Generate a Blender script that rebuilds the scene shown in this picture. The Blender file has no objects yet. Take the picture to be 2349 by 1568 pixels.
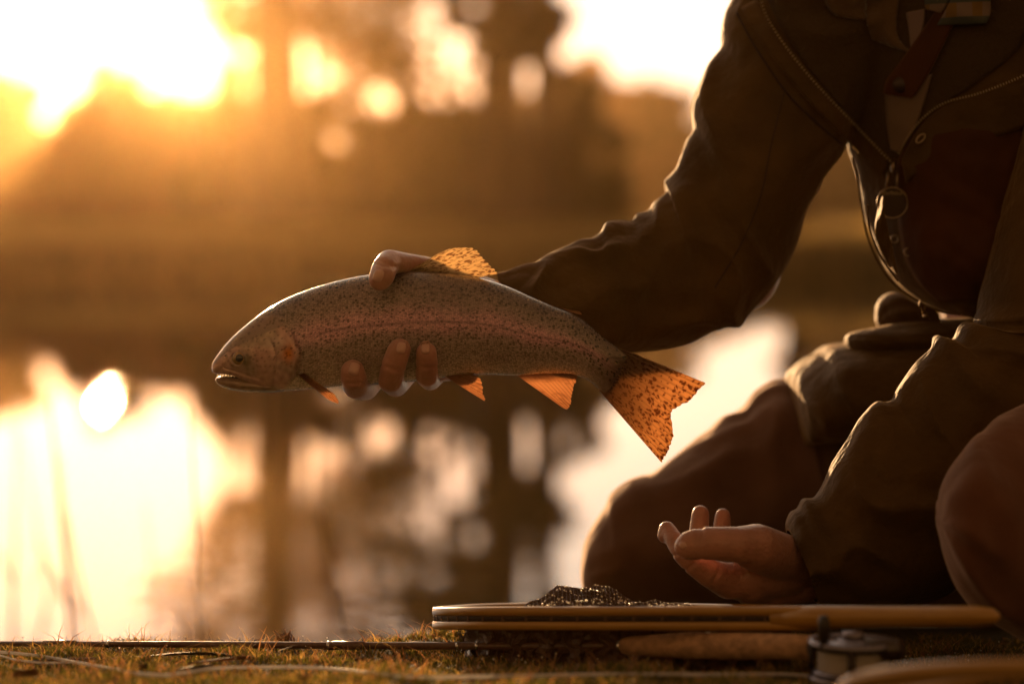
import bpy, bmesh, math, random
import numpy as np
from mathutils import Vector, Matrix, noise
from mathutils.bvhtree import BVHTree
random.seed(7); rng = np.random.default_rng(7)
sc = bpy.context.scene
C = sc.collection
R = math.radians

# ---------------------------------------------------------------- camera, sky, sun, exposure
HC = 0.385                       # camera height above the bank
S = 36 / 2349 / 85               # ground size of one picture unit per metre of distance
HZ = 505                         # horizon line in picture units (2349 x 1568)
cam = bpy.data.cameras.new('camera'); co = bpy.data.objects.new('camera', cam); C.objects.link(co)
co.location = (0, 0, HC); co.rotation_euler = (R(90), 0, 0)
cam.lens = 85; cam.sensor_width = 36; cam.shift_y = -(784 - HZ) / 2349
cam.clip_start = 0.05; cam.clip_end = 3000
cam.dof.use_dof = True; cam.dof.focus_distance = 2.175; cam.dof.aperture_fstop = 2.6; cam.dof.aperture_blades = 0
sc.camera = co

SUN_AZ = math.atan((255 - 1174.5) * S); SUN_EL = math.atan((505 - 105) * S)
sun_dir = Vector((math.sin(SUN_AZ) * math.cos(SUN_EL), math.cos(SUN_AZ) * math.cos(SUN_EL), math.sin(SUN_EL)))
GLOW = 4.2; SKYCAP = 0.84
w = bpy.data.worlds.new('World'); sc.world = w; w.use_nodes = True
nt = w.node_tree; nt.nodes.clear()
sky = nt.nodes.new('ShaderNodeTexSky'); sky.sky_type = 'NISHITA'; sky.sun_disc = False
sky.sun_elevation = SUN_EL; sky.sun_rotation = SUN_AZ
sky.air_density = 1.0; sky.dust_density = 3.0; sky.ozone_density = 1.0; sky.altitude = 100
warm = nt.nodes.new('ShaderNodeMix'); warm.data_type = 'RGBA'; warm.blend_type = 'MULTIPLY'
warm.inputs[0].default_value = 1.0
warm.inputs[7].default_value = (1.0, 0.40, 0.125, 1)       # the warm white balance of the evening
bg = nt.nodes.new('ShaderNodeBackground'); bg.inputs[1].default_value = 0.15
wo = nt.nodes.new('ShaderNodeOutputWorld')
grey = nt.nodes.new('ShaderNodeHueSaturation'); grey.inputs['Saturation'].default_value = 0.45
nt.links.new(sky.outputs[0], grey.inputs['Color']); nt.links.new(grey.outputs[0], warm.inputs[6]);
# the pale glow of thin evening mist round the sun
tcw = nt.nodes.new('ShaderNodeTexCoord'); dp_ = nt.nodes.new('ShaderNodeVectorMath'); dp_.operation = 'DOT_PRODUCT'; dp_.inputs[1].default_value = sun_dir
nt.links.new(tcw.outputs['Generated'], dp_.inputs[0])
ac = nt.nodes.new('ShaderNodeMath'); ac.operation = 'ARCCOSINE'; nt.links.new(dp_.outputs['Value'], ac.inputs[0])
ml = nt.nodes.new('ShaderNodeMath'); ml.operation = 'MULTIPLY'; ml.inputs[1].default_value = -1 / R(16); nt.links.new(ac.outputs[0], ml.inputs[0])
ex = nt.nodes.new('ShaderNodeMath'); ex.operation = 'EXPONENT'; nt.links.new(ml.outputs[0], ex.inputs[0])
gm = nt.nodes.new('ShaderNodeMath'); gm.operation = 'MULTIPLY'; gm.inputs[1].default_value = GLOW; nt.links.new(ex.outputs[0], gm.inputs[0]); 
gc_ = nt.nodes.new('ShaderNodeVectorMath'); gc_.operation = 'SCALE'; gc_.inputs[0].default_value = (1.0, 0.80, 0.56); nt.links.new(gm.outputs[0], gc_.inputs['Scale'])
ad_ = nt.nodes.new('ShaderNodeVectorMath'); ad_.operation = 'MULTIPLY_ADD'; ad_.inputs[1].default_value = (.15, .15, .15)
nt.links.new(warm.outputs[2], ad_.inputs[0]); nt.links.new(gc_.outputs[0], ad_.inputs[2])
# compress the bright sky per channel, a soft film-like roll-off: c / (1 + c / A)
d1 = nt.nodes.new('ShaderNodeVectorMath'); d1.operation = 'MULTIPLY_ADD'; d1.inputs[1].default_value = (1 / SKYCAP,) * 3; d1.inputs[2].default_value = (1, 1, 1)
nt.links.new(ad_.outputs[0], d1.inputs[0]); d2 = nt.nodes.new('ShaderNodeVectorMath'); d2.operation = 'DIVIDE'
nt.links.new(ad_.outputs[0], d2.inputs[0]); nt.links.new(d1.outputs[0], d2.inputs[1])
d3 = nt.nodes.new('ShaderNodeVectorMath'); d3.operation = 'SCALE'; d3.inputs['Scale'].default_value = 1 / 0.15; nt.links.new(d2.outputs[0], d3.inputs[0])
nt.links.new(d3.outputs[0], bg.inputs[0]); nt.links.new(bg.outputs[0], wo.inputs[0])

sl = bpy.data.lights.new('sun', 'SUN'); sl.energy = 4.2; sl.angle = R(0.6); sl.color = (1.0, 0.60, 0.28)
so = bpy.data.objects.new('sun', sl); C.objects.link(so); so.rotation_euler = sun_dir.to_track_quat('Z', 'Y').to_euler()
so.location = (-8, 40, 12)

sc.view_settings.view_transform = 'Standard'; sc.view_settings.look = 'None'
sc.view_settings.gamma = 1; sc.view_settings.exposure = 1.15; sc.view_settings.use_curve_mapping = False
sc.cycles.max_bounces = 8; sc.cycles.volume_bounces = 1; sc.cycles.transparent_max_bounces = 16
sc.cycles.use_denoising = True; sc.cycles.caustics_reflective = False

# ---------------------------------------------------------------- helpers
def P(px, py, y):
    """picture units at a distance -> a point of the place"""
    return Vector(((px - 1174.5) * S * y, y, HC - (py - HZ) * S * y))
def tag(o, label=None, cat=None, group=None, kind=None):
    if label: o['label'] = label
    if cat: o['category'] = cat
    if group: o['group'] = group
    if kind: o['kind'] = kind
    return o
def empty(name, loc=(0, 0, 0), rot=(0, 0, 0)):
    o = bpy.data.objects.new(name, None); C.objects.link(o); o.location = loc; o.rotation_euler = rot
    o.empty_display_size = 0.05
    return o
def link(name, me, mat=None, parent=None, smooth=True):
    o = bpy.data.objects.new(name, me); C.objects.link(o)
    if mat: me.materials.append(mat)
    if smooth: me.polygons.foreach_set('use_smooth', [True] * len(me.polygons))
    if parent:
        o.parent = parent
        o.matrix_parent_inverse = Matrix.Translation(-tworld(parent))
    return o
def tworld(o):
    t = Vector(o.location)
    if o.parent: return Vector((0, 0, 0)) if o.type == 'MESH' else t
    return t
def mesh(name, verts, faces, mat=None, parent=None, smooth=True):
    me = bpy.data.meshes.new(name); me.from_pydata([tuple(v) for v in verts], [], faces); me.update()
    return link(name, me, mat, parent, smooth)
def fast_mesh(name, V, F, mat, parent=None, smooth=False):
    """V (n,3), F (m,k) arrays"""
    me = bpy.data.meshes.new(name)
    V = np.asarray(V, np.float32); F = np.asarray(F, np.int32); m, k = F.shape
    me.vertices.add(len(V)); me.vertices.foreach_set('co', V.ravel())
    me.loops.add(m * k); me.loops.foreach_set('vertex_index', F.ravel())
    me.polygons.add(m); me.polygons.foreach_set('loop_start', np.arange(0, m * k, k, dtype=np.int32))
    me.update(calc_edges=True); me.validate()
    return link(name, me, mat, parent, smooth)
def grid_faces(nu, nv, wrap=False):
    f = []
    for i in range(nu - 1):
        for j in range(nv if wrap else nv - 1):
            a = i * nv + j; b = i * nv + (j + 1) % nv
            f.append((a, b, b + nv, a + nv))
    return f
def catmull(pts, t):
    """smooth interpolation through pts (n,k) at normalised t values"""
    pts = np.asarray(pts, float); n = len(pts); x = np.clip(np.asarray(t), 0, 1) * (n - 1)
    i = np.minimum(x.astype(int), n - 2); f = (x - i)[:, None]
    p0 = pts[np.maximum(i - 1, 0)]; p1 = pts[i]; p2 = pts[i + 1]; p3 = pts[np.minimum(i + 2, n - 1)]
    return 0.5 * ((2 * p1) + (-p0 + p2) * f + (2 * p0 - 5 * p1 + 4 * p2 - p3) * f ** 2 + (-p0 + 3 * p1 - 3 * p2 + p3) * f ** 3)
def keyed(keys, t):
    k = np.asarray(keys, float)
    return np.stack([np.interp(t, k[:, 0], k[:, c]) for c in range(1, k.shape[1])], 1)
def tube(name, path, radii, mat, parent=None, nv=12, caps=True, flat=(1, 1), smooth=True):
    path = [Vector(p) for p in path]; n = len(path)
    if not hasattr(radii, '__len__'): radii = [radii] * n
    V = []; up = Vector((0, 0, 1)); prev = None
    for i, p in enumerate(path):
        t = (path[min(i + 1, n - 1)] - path[max(i - 1, 0)]).normalized()
        if prev is None:
            a = t.cross(up)
            if a.length < 0.05: a = t.cross(Vector((1, 0, 0)))
            a.normalize()
        else:
            a = (prev - t * prev.dot(t)).normalized()
        prev = a; b = t.cross(a)
        for j in range(nv):
            th = 2 * math.pi * j / nv
            V.append(p + a * (math.cos(th) * radii[i] * flat[0]) + b * (math.sin(th) * radii[i] * flat[1]))
    F = grid_faces(n, nv, True)
    if caps:
        F.append(tuple(range(nv))[::-1]); F.append(tuple((n - 1) * nv + j for j in range(nv)))
    return mesh(name, V, F, mat, parent, smooth)

# ---------------------------------------------------------------- materials
def mat(name, col, rough=0.8, metal=0.0, spec=0.5, sheen=0.0, sheen_tint=None, noise_s=None, noise_a=0.25, bump=None,
        coat=0.0, sss=0.0, sss_r=(1, .3, .15), sss_s=0.01, anis=None, trans=0.0, sheen_r=0.4):
    m = bpy.data.materials.new(name); m.use_nodes = True; t = m.node_tree; b = t.nodes['Principled BSDF']
    b.inputs['Base Color'].default_value = (*col, 1); b.inputs['Roughness'].default_value = rough
    b.inputs['Metallic'].default_value = metal; b.inputs['Specular IOR Level'].default_value = spec
    b.inputs['Sheen Weight'].default_value = sheen; b.inputs['Sheen Roughness'].default_value = sheen_r
    if sheen_tint: b.inputs['Sheen Tint'].default_value = (*sheen_tint, 1)
    b.inputs['Coat Weight'].default_value = coat; b.inputs['Coat Roughness'].default_value = 0.12
    if sss:
        b.inputs['Subsurface Weight'].default_value = sss; b.inputs['Subsurface Radius'].default_value = sss_r
        b.inputs['Subsurface Scale'].default_value = sss_s
    tc = t.nodes.new('ShaderNodeTexCoord')
    if noise_s:
        n = t.nodes.new('ShaderNodeTexNoise'); n.inputs['Scale'].default_value = noise_s; n.inputs['Detail'].default_value = 6
        t.links.new(tc.outputs['Object'], n.inputs['Vector'])
        mp = t.nodes.new('ShaderNodeMapRange'); mp.inputs[1].default_value = 0.3; mp.inputs[2].default_value = 0.7
        mp.inputs[3].default_value = 1 - noise_a; mp.inputs[4].default_value = 1 + noise_a
        t.links.new(n.outputs[0], mp.inputs[0])
        mx = t.nodes.new('ShaderNodeVectorMath'); mx.operation = 'SCALE'; mx.inputs[0].default_value = col
        t.links.new(mp.outputs[0], mx.inputs['Scale']); t.links.new(mx.outputs[0], b.inputs['Base Color'])
    if bump:
        n = t.nodes.new('ShaderNodeTexNoise'); n.inputs['Scale'].default_value = bump[0]; n.inputs['Detail'].default_value = 5
        t.links.new(tc.outputs['Object'], n.inputs['Vector'])
        bp = t.nodes.new('ShaderNodeBump'); bp.inputs['Strength'].default_value = bump[1]; bp.inputs['Distance'].default_value = bump[2]
        t.links.new(n.outputs[0], bp.inputs['Height']); t.links.new(bp.outputs[0], b.inputs['Normal'])
    if trans:
        tr = t.nodes.new('ShaderNodeBsdfTranslucent'); tr.inputs[0].default_value = (*[min(1, c * 2.2) for c in col], 1)
        ms = t.nodes.new('ShaderNodeMixShader'); ms.inputs[0].default_value = trans
        out = t.nodes['Material Output']
        t.links.new(b.outputs[0], ms.inputs[1]); t.links.new(tr.outputs[0], ms.inputs[2]); t.links.new(ms.outputs[0], out.inputs[0])
    return m
# ---------------------------------------------------------------- setting: bank, far shore, pond
WATER = -0.35
def edge_y(x):
    """where the near bank breaks down to the pond"""
    e = 2.27 + 0.03 * math.sin(x * 7) + 0.02 * math.sin(x * 17 + 1)
    k = min(1, max(0, (x - 0.05) / 0.25)); k = k * k * (3 - 2 * k)
    return e + 0.75 * k
def bank_z(x, y):
    z = (2.1 - y) * 0.10
    z += 0.004 * noise.noise(Vector((x * 9, y * 9, 0))) + 0.0015 * noise.noise(Vector((x * 40, y * 40, 3)))
    z += .013 * math.exp(-((x + .085) / .07) ** 2 - ((y - 2.25) / .05) ** 2) + .006 * math.exp(-((x + .19) / .03) ** 2 - ((y - 2.24) / .04) ** 2)
    e = edge_y(x)
    if y > e:
        d = y - e
        z -= 0.9 * d * d / (0.12 + d) + 0.1 * d
    return z
def ground_z(x, y):
    if y < 12: return max(bank_z(x, y), -1.0)
    if y < 29: return -1.0 + 0.02 * noise.noise(Vector((x, y, 0)))
    d = y - 30.0 + 0.6 * noise.noise(Vector((x * .3, 0, 5)))
    z = WATER + min(0.42, max(-0.65, d * 0.7)) + max(0, d) * 0.004
    return z + 0.05 * noise.noise(Vector((x * .8, y * .8, 2)))
xs = np.concatenate([[-1500, -400, -120], np.linspace(-60, -8, 40), np.linspace(-7.5, -1.2, 14), np.linspace(-1.1, 1.5, 180), np.linspace(1.7, 8, 14), np.linspace(9, 60, 40), [120, 400, 1500]])
ys = np.concatenate([[-1500, -200, -30, -8, -2, 0, 1], np.linspace(1.5, 2.7, 110), np.linspace(2.75, 4, 20), [5, 8, 14, 24, 27], np.linspace(28, 36, 30), np.linspace(38, 160, 30), [400, 1500]])
V = [(x, y, ground_z(x, y)) for x in xs for y in ys]
m_soil = mat('bank soil and moss', (0.055, 0.05, 0.02), 0.95, noise_s=30, noise_a=.5, bump=(90, .8, .004))
g = mesh('ground', V, grid_faces(len(xs), len(ys)), m_soil); tag(g, kind='structure')

m_water = bpy.data.materials.new('pond water'); m_water.use_nodes = True
t = m_water.node_tree; b = t.nodes['Principled BSDF']
b.inputs['Base Color'].default_value = (0.02, 0.016, 0.008, 1); b.inputs['Roughness'].default_value = 0.008; b.inputs['IOR'].default_value = 1.33
tc = t.nodes.new('ShaderNodeTexCoord'); mpn = t.nodes.new('ShaderNodeMapping'); mpn.inputs['Scale'].default_value = (0.55, 1.6, 1)
t.links.new(tc.outputs['Object'], mpn.inputs[0])
n1 = t.nodes.new('ShaderNodeTexNoise'); n1.inputs['Scale'].default_value = 5; n1.inputs['Detail'].default_value = 3
t.links.new(mpn.outputs[0], n1.inputs['Vector'])
bp = t.nodes.new('ShaderNodeBump'); bp.inputs['Strength'].default_value = 1; bp.inputs['Distance'].default_value = 0.00015
n2_ = t.nodes.new('ShaderNodeTexNoise'); n2_.inputs['Scale'].default_value = 16; n2_.inputs['Detail'].default_value = 2; t.links.new(mpn.outputs[0], n2_.inputs['Vector'])
bp2_ = t.nodes.new('ShaderNodeBump'); bp2_.inputs['Strength'].default_value = 1; bp2_.inputs['Distance'].default_value = 0.00007; t.links.new(n2_.outputs[0], bp2_.inputs['Height'])
t.links.new(n1.outputs[0], bp.inputs['Height']); t.links.new(bp2_.outputs[0], bp.inputs['Normal']); t.links.new(bp.outputs[0], b.inputs['Normal'])
wv = mesh('water', [(-1500, 2.2, WATER), (1500, 2.2, WATER), (1500, 33, WATER), (-1500, 33, WATER)], [(0, 1, 2, 3)], m_water, smooth=False); tag(wv, kind='structure')

# far hills: one ridge sheet behind the trees
m_hill = mat('wooded hill', (0.06, 0.04, 0.018), 0.95, noise_s=.4, noise_a=.5)
V = []; hx = np.linspace(-260, 260, 160); hy = np.linspace(165, 320, 14)
for x in hx:
    for y in hy:
        f = math.sin((y - 165) / 155 * math.pi * .9)
        V.append((x, y, 0.2 + f * (6.5 + 2.0 * noise.noise(Vector((x * .03, 0, 1))) + noise.noise(Vector((x * .15, y * .1, 1))) * 1.2)))
tag(mesh('hills', V, grid_faces(len(hx), len(hy)), m_hill), kind='structure')

# ---------------------------------------------------------------- trees and shrubs beyond the pond
m_bark = mat('bark', (0.05, 0.026, 0.012), 0.95, noise_s=8, noise_a=.4)
m_leafs = {
 'olive': mat('olive foliage', (0.065, 0.042, 0.003), 0.8, noise_s=2.0, noise_a=.4, trans=.22),
 'rust': mat('rusty autumn foliage', (0.16, 0.065, 0.022), 0.8, noise_s=2.0, noise_a=.4, trans=.45),
 'tan': mat('dry tan grass', (0.24, 0.16, 0.055), 0.85, noise_s=3.0, noise_a=.4, trans=.45)}
def leaf_cloud(clumps, per, size, flat=0.8):
    """clumps: list of (x,y,z,r) -> quads scattered round the clump centres"""
    cl = np.asarray(clumps, float); k = len(cl)
    d = rng.normal(size=(k, per, 3)); d /= np.linalg.norm(d, axis=2, keepdims=True)
    rr = rng.random((k, per, 1)) ** 0.45
    c = cl[:, None, :3] + d * rr * cl[:, None, 3:4] * np.array([1, 1, flat])
    c = c.reshape(-1, 3); n = len(c)
    a = rng.normal(size=(n, 3)); a /= np.linalg.norm(a, axis=1, keepdims=True)
    b = np.cross(a, rng.normal(size=(n, 3))); b /= np.linalg.norm(b, axis=1, keepdims=True)
    s = size * (0.6 + 0.8 * rng.random((n, 1)))
    q = np.stack([c - a * s, c + b * s * .55, c + a * s, c - b * s * .55], 1).reshape(-1, 3)
    return q, np.arange(n * 4).reshape(-1, 4)
def limbs_mesh(name, segs, mt, parent):
    V = []; F = []
    for (p, q, r0, r1) in segs:
        p = Vector(p); q = Vector(q); t = (q - p).normalized(); a = t.cross(Vector((.3, 1, .1))).normalized(); b = t.cross(a); k = len(V)
        for (c, r) in ((p, r0), (q, r1)):
            for j in range(6):
                V.append(c + a * math.cos(j * math.pi / 3) * r + b * math.sin(j * math.pi / 3) * r)
        for j in range(6): F.append((k + j, k + (j + 1) % 6, k + 6 + (j + 1) % 6, k + 6 + j))
    return mesh(name, V, F, mt, parent)
def tree(x, y, h, r0, lean, crown_lo, crown_r, n_br, leaves, colr, label, group, clump=.5, per=90, size=.13, bias=1.0):
    global rng
    random.seed(int(abs(x) * 997) + 5); rng = np.random.default_rng(int(abs(x) * 997) + 5)
    z0 = ground_z(x, y) - .05
    root = empty('tree', (x, y, z0)); tag(root, label, 'tree', group)
    segs = []; tips = []; p = Vector((x, y, z0)); N = 10; prev = p
    pts = [p]
    for i in range(1, N + 1):
        f = i / N
        pts.append(Vector((x + lean * f * h + .12 * math.sin(f * 5 + x), y + .1 * math.sin(f * 4), z0 + h * f)))
    for i in range(N):
        segs.append((pts[i], pts[i + 1], r0 * (1 - .75 * i / N) * (1.2 if i == 0 else 1), r0 * (1 - .75 * (i + 1) / N)))
    for k in range(n_br):
        rb = bias
        f = crown_lo + (1 - crown_lo) * (k + random.random()) / n_br * .97
        i = min(N - 1, int(f * N)); b = pts[i].lerp(pts[i + 1], f * N - i)
        an = random.random() * 6.28; ln = crown_r * (1.15 - f * .7) * (0.6 + .6 * random.random())
        e = b + Vector((math.cos(an) * ln * (rb if math.cos(an) > 0 else 1), math.sin(an) * ln, ln * (.25 + .5 * random.random())))
        rr = r0 * .28 * (1.1 - f * .7)
        mid = b.lerp(e, .5) + Vector((0, 0, .08 * ln))
        segs += [(b, mid, rr, rr * .6), (mid, e, rr * .6, rr * .2)]
        tips += [mid, e]
        for _ in range(3):
            e2 = mid.lerp(e, random.random()) + Vector((random.uniform(-.5, .5), random.uniform(-.5, .5), random.uniform(-.3, .5))) * ln * .7
            segs.append((mid.lerp(e, .3), e2, rr * .4, rr * .1)); tips.append(e2)
    limbs_mesh('trunk', segs, m_bark, root)
    if leaves:
        random.shuffle(tips)
        cl = [(t.x, t.y, t.z, clump * random.uniform(.6, 1.3)) for t in tips[:leaves]]
        q, f = leaf_cloud(cl, per, size)
        fast_mesh('crown', q, f, m_leafs[colr], root)
    return root
def bush(x, y, h, wd, colr, label, group, n=26, per=55, size=.12):
    global rng
    random.seed(int(abs(x) * 997) + 5); rng = np.random.default_rng(int(abs(x) * 997) + 5)
    z0 = ground_z(x, y) - .05
    root = empty('shrub', (x, y, z0)); tag(root, label, 'shrub', group)
    segs = []; cl = []
    for k in range(n):
        an = random.random() * 6.28; r = wd * math.sqrt(random.random()); f = random.random()
        top = h * (1 - .45 * (r / wd) ** 2)
        c = Vector((x + math.cos(an) * r, y + math.sin(an) * r * .6, z0 + top * f))
        cl.append((c.x, c.y, c.z, wd * random.uniform(.28, .45)))
        if k % 2 == 0: segs.append(((x + random.uniform(-.2, .2), y, z0), c, .035, .01))
    limbs_mesh('stem', segs, m_bark, root)
    q, f = leaf_cloud(cl, per, size); q[:, 2] = np.maximum(q[:, 2], z0)
    fast_mesh('foliage', q, f, m_leafs[colr], root)
    return root
def px2x(px, y): return (px - 1174.5) * S * y

tree(px2x(650, 34), 34, 11, .47, -.0015, .30, 2.2, 24, 26, 'rust', 'tall tree with a thick leaning trunk and rusty crown on the far shore', None, clump=.45)
tree(px2x(1135, 35), 35, 12, .42, .001, .12, 1.8, 34, 60, 'olive', 'tallest dark tree on the far shore above the fish fin, olive foliage from low down', None, clump=.45, bias=.25)
tree(px2x(1232, 37), 37, 11, .27, .001, .15, .9, 24, 30, 'olive', 'slim dark tree on the far shore right beside the bright gap in the woods', None, clump=.28, bias=.15)
tree(px2x(1842, 33), 33, 9, .19, .0, .5, 1.6, 12, 10, 'rust', 'slim tree on the far shore seen between the sleeve and the jacket front', None)
for (px, y, h, lo, r, nb, lv, c, lb) in (
    (525, 38, 9, .3, 1.1, 16, 20, 'rust', 'slender tree with very sparse leaves left of the thick leaning trunk'),
    (735, 38, 9, .2, 1.4, 20, 34, 'rust', 'thin tree with sparse rusty leaves on the far shore, right of the leaning trunk'),
    (850, 36, 10, .2, 1.4, 22, 36, 'olive', 'thin olive tree with gaps in its crown on the far shore, above the holding thumb'),
    (1010, 39, 10, .2, 1.4, 22, 34, 'olive', 'thin tree in the far wood next left of the tallest dark tree')):
    tree(px2x(px, y), y, h, .1, .002 * random.uniform(-1, 1), lo, r, nb, lv, c, lb, None, clump=.62, size=.10)
GB = 'shrubs on the far shore'; LB = 'dense olive shrub in the dark thicket of the far shore behind the fish'
for i, px in enumerate(range(520, 1330, 62)):
    y = 38 + (i % 3) * 1.6
    hh = 2.35 + .35 * math.sin(i * 2.1) + (0.15 if 1000 < px < 1280 else 0)
    bush(px2x(px + random.uniform(-15, 15), y), y, hh, .85, 'olive', LB, GB, n=34, per=70, size=.12)
for i, px in enumerate(range(-60, 560, 75)):
    y = 70 + (i % 3) * 3
    bush(px2x(px, y), y, 4.5 + .5 * math.sin(i * 1.7), 1.7, 'olive' if i % 3 else 'rust', 'hazy shrub on the distant shore below the setting sun', 'hazy shrubs below the sun', n=30, per=100, size=.22)
for i, px in enumerate(range(1250, 2420, 90)):
    y = 105 + (i % 4) * 4
    bush(px2x(px, y), y, (6.9 if px < 1600 or px > 1850 else 3.4) + .6 * math.sin(i * 2.3), 2.6, 'rust' if i % 3 == 1 else 'olive', 'round distant tree top against the pale sky right of the dark trees', 'distant round trees on the right', n=34, per=110, size=.34)
# dry grass along the far waterline
q = []; n = 26000
gx = rng.uniform(-16, 16, n); gy = 29.9 + rng.random(n) ** 1.5 * 8
gz = np.array([ground_z(a, b_) for a, b_ in zip(gx, gy)]); hh = rng.uniform(.1, .38, n); wd = rng.uniform(.01, .03, n); an = rng.uniform(0, 3.14, n)
lx = rng.normal(0, .08, n); ly = rng.normal(0, .08, n)
base = np.stack([gx, gy, gz], 1)
dv = np.stack([np.cos(an) * wd, np.sin(an) * wd, 0 * wd], 1)
tip = base + np.stack([lx, ly, hh], 1)
V = np.stack([base - dv, base + dv, tip], 1).reshape(-1, 3)
o = fast_mesh('shore_grass', V, np.arange(n * 3).reshape(-1, 3), m_leafs['tan']); tag(o, 'band of dry tan grass along the far waterline', 'grass', kind='stuff')

# reeds standing in the pond, out of focus
m_reed = mat('dry reed', (0.16, 0.10, 0.04), .8, noise_s=20, trans=.3)
REEDS = [(150, 1440, 96, 900, 3.9, .006), (172, 1250, 150, 1040, 4.2, .005), (440, 1468, 436, 930, 3.4, .004), (786, 1470, 748, 1170, 3.5, .0045),
         (30, 1430, 22, 960, 4.4, .005), (215, 1420, 172, 1180, 3.6, .004), (345, 1430, 322, 1150, 4.6, .004), (128, 1400, 60, 980, 4.8, .004)]
RL = ['tallest thin reed in the water left of the sun reflection, leaning left', 'short reed at the foot of the tallest one', 'straight thin reed in the water between the sun reflection and the thick trunk reflection', 'short leaning reed right of the thick trunk reflection', 'faint reed at the left edge of the water', 'short slanting reed right under the sun reflection', 'faint reed in the bright water right of the sun reflection', 'slanting reed crossing the tallest reed near the left edge']
for (x0, y0, x1, y1, Y, r), rl in zip(REEDS, RL):
    a = P(x0, y0, Y); b_ = P(x1, y1, Y)
    a2 = a + (a - b_) * ((a.z - (WATER - .3)) / max(.05, (b_.z - a.z)))
    root = empty('reed', a2); tag(root, rl, 'reed', 'reeds in the water')
    path = [a2.lerp(b_, f) + Vector((.012 * math.sin(f * 3 + x0), 0, 0)) for f in np.linspace(0, 1, 9)]
    tube('stem', path, [r * (1 - .7 * f) for f in np.linspace(0, 1, 9)], m_reed, root, nv=6)
    mid = a2.lerp(b_, .55); s = 1 if x0 % 2 else -1
    lf = [mid + Vector((s * .05 * f, .01 * f, .2 * f - .16 * f * f)) for f in np.linspace(0, 1.2, 7)]
    tube('blade', lf, [r * 1.0, r * 1.2, r * 1.1, r, r * .8, r * .5, r * .1], m_reed, root, nv=6, flat=(1, .2))

# ---------------------------------------------------------------- evening haze over the pond
hz = mesh('haze', [(x, y, z) for x in (-300, 300) for y in (-6, 340) for z in (-2.5, 16)],
          [(0, 1, 3, 2), (4, 6, 7, 5), (0, 4, 5, 1), (2, 3, 7, 6), (0, 2, 6, 4), (1, 5, 7, 3)], smooth=False)
m = bpy.data.materials.new('evening haze'); m.use_nodes = True; t = m.node_tree; t.nodes.remove(t.nodes['Principled BSDF'])
pv = t.nodes.new('ShaderNodeVolumePrincipled'); pv.inputs['Color'].default_value = (0.97, 0.60, 0.26, 1)
pv.inputs['Density'].default_value = 0.0006; pv.inputs['Anisotropy'].default_value = 0.90
t.links.new(pv.outputs[0], t.nodes['Material Output'].inputs['Volume'])
hz.data.materials.append(m); tag(hz, kind='stuff')
# ---------------------------------------------------------------- the trout
FY = 2.20
def ncol(name, me, cols):
    ca = me.color_attributes.new(name, 'FLOAT_COLOR', 'POINT')
    a = np.ones((len(cols), 4), np.float32); a[:, :3] = cols; ca.data.foreach_set('color', a.ravel())
TOP = [(486, 840), (489, 829), (503, 808), (527, 779), (560, 749), (603, 716), (652, 687), (708, 664), (770, 645), (836, 631), (905, 624), (972, 622), (1040, 627), (1100, 637), (1160, 655), (1218, 680), (1272, 703), (1318, 721), (1352, 744), (1388, 776), (1424, 800), (1452, 818)]
BOT = [(487, 850), (493, 856), (510, 859), (534, 862), (566, 877), (606, 892), (652, 896), (706, 893), (764, 888), (830, 884), (898, 879), (962, 873), (1022, 866), (1078, 860), (1130, 859), (1182, 861), (1234, 858), (1284, 857), (1324, 861), (1356, 877), (1380, 898), (1396, 908)]
THK = [.002, .006, .010, .0145, .018, .021, .0235, .026, .028, .030, .031, .031, .030, .028, .0255, .0225, .019, .0155, .0125, .009, .0050, .0012]
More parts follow.
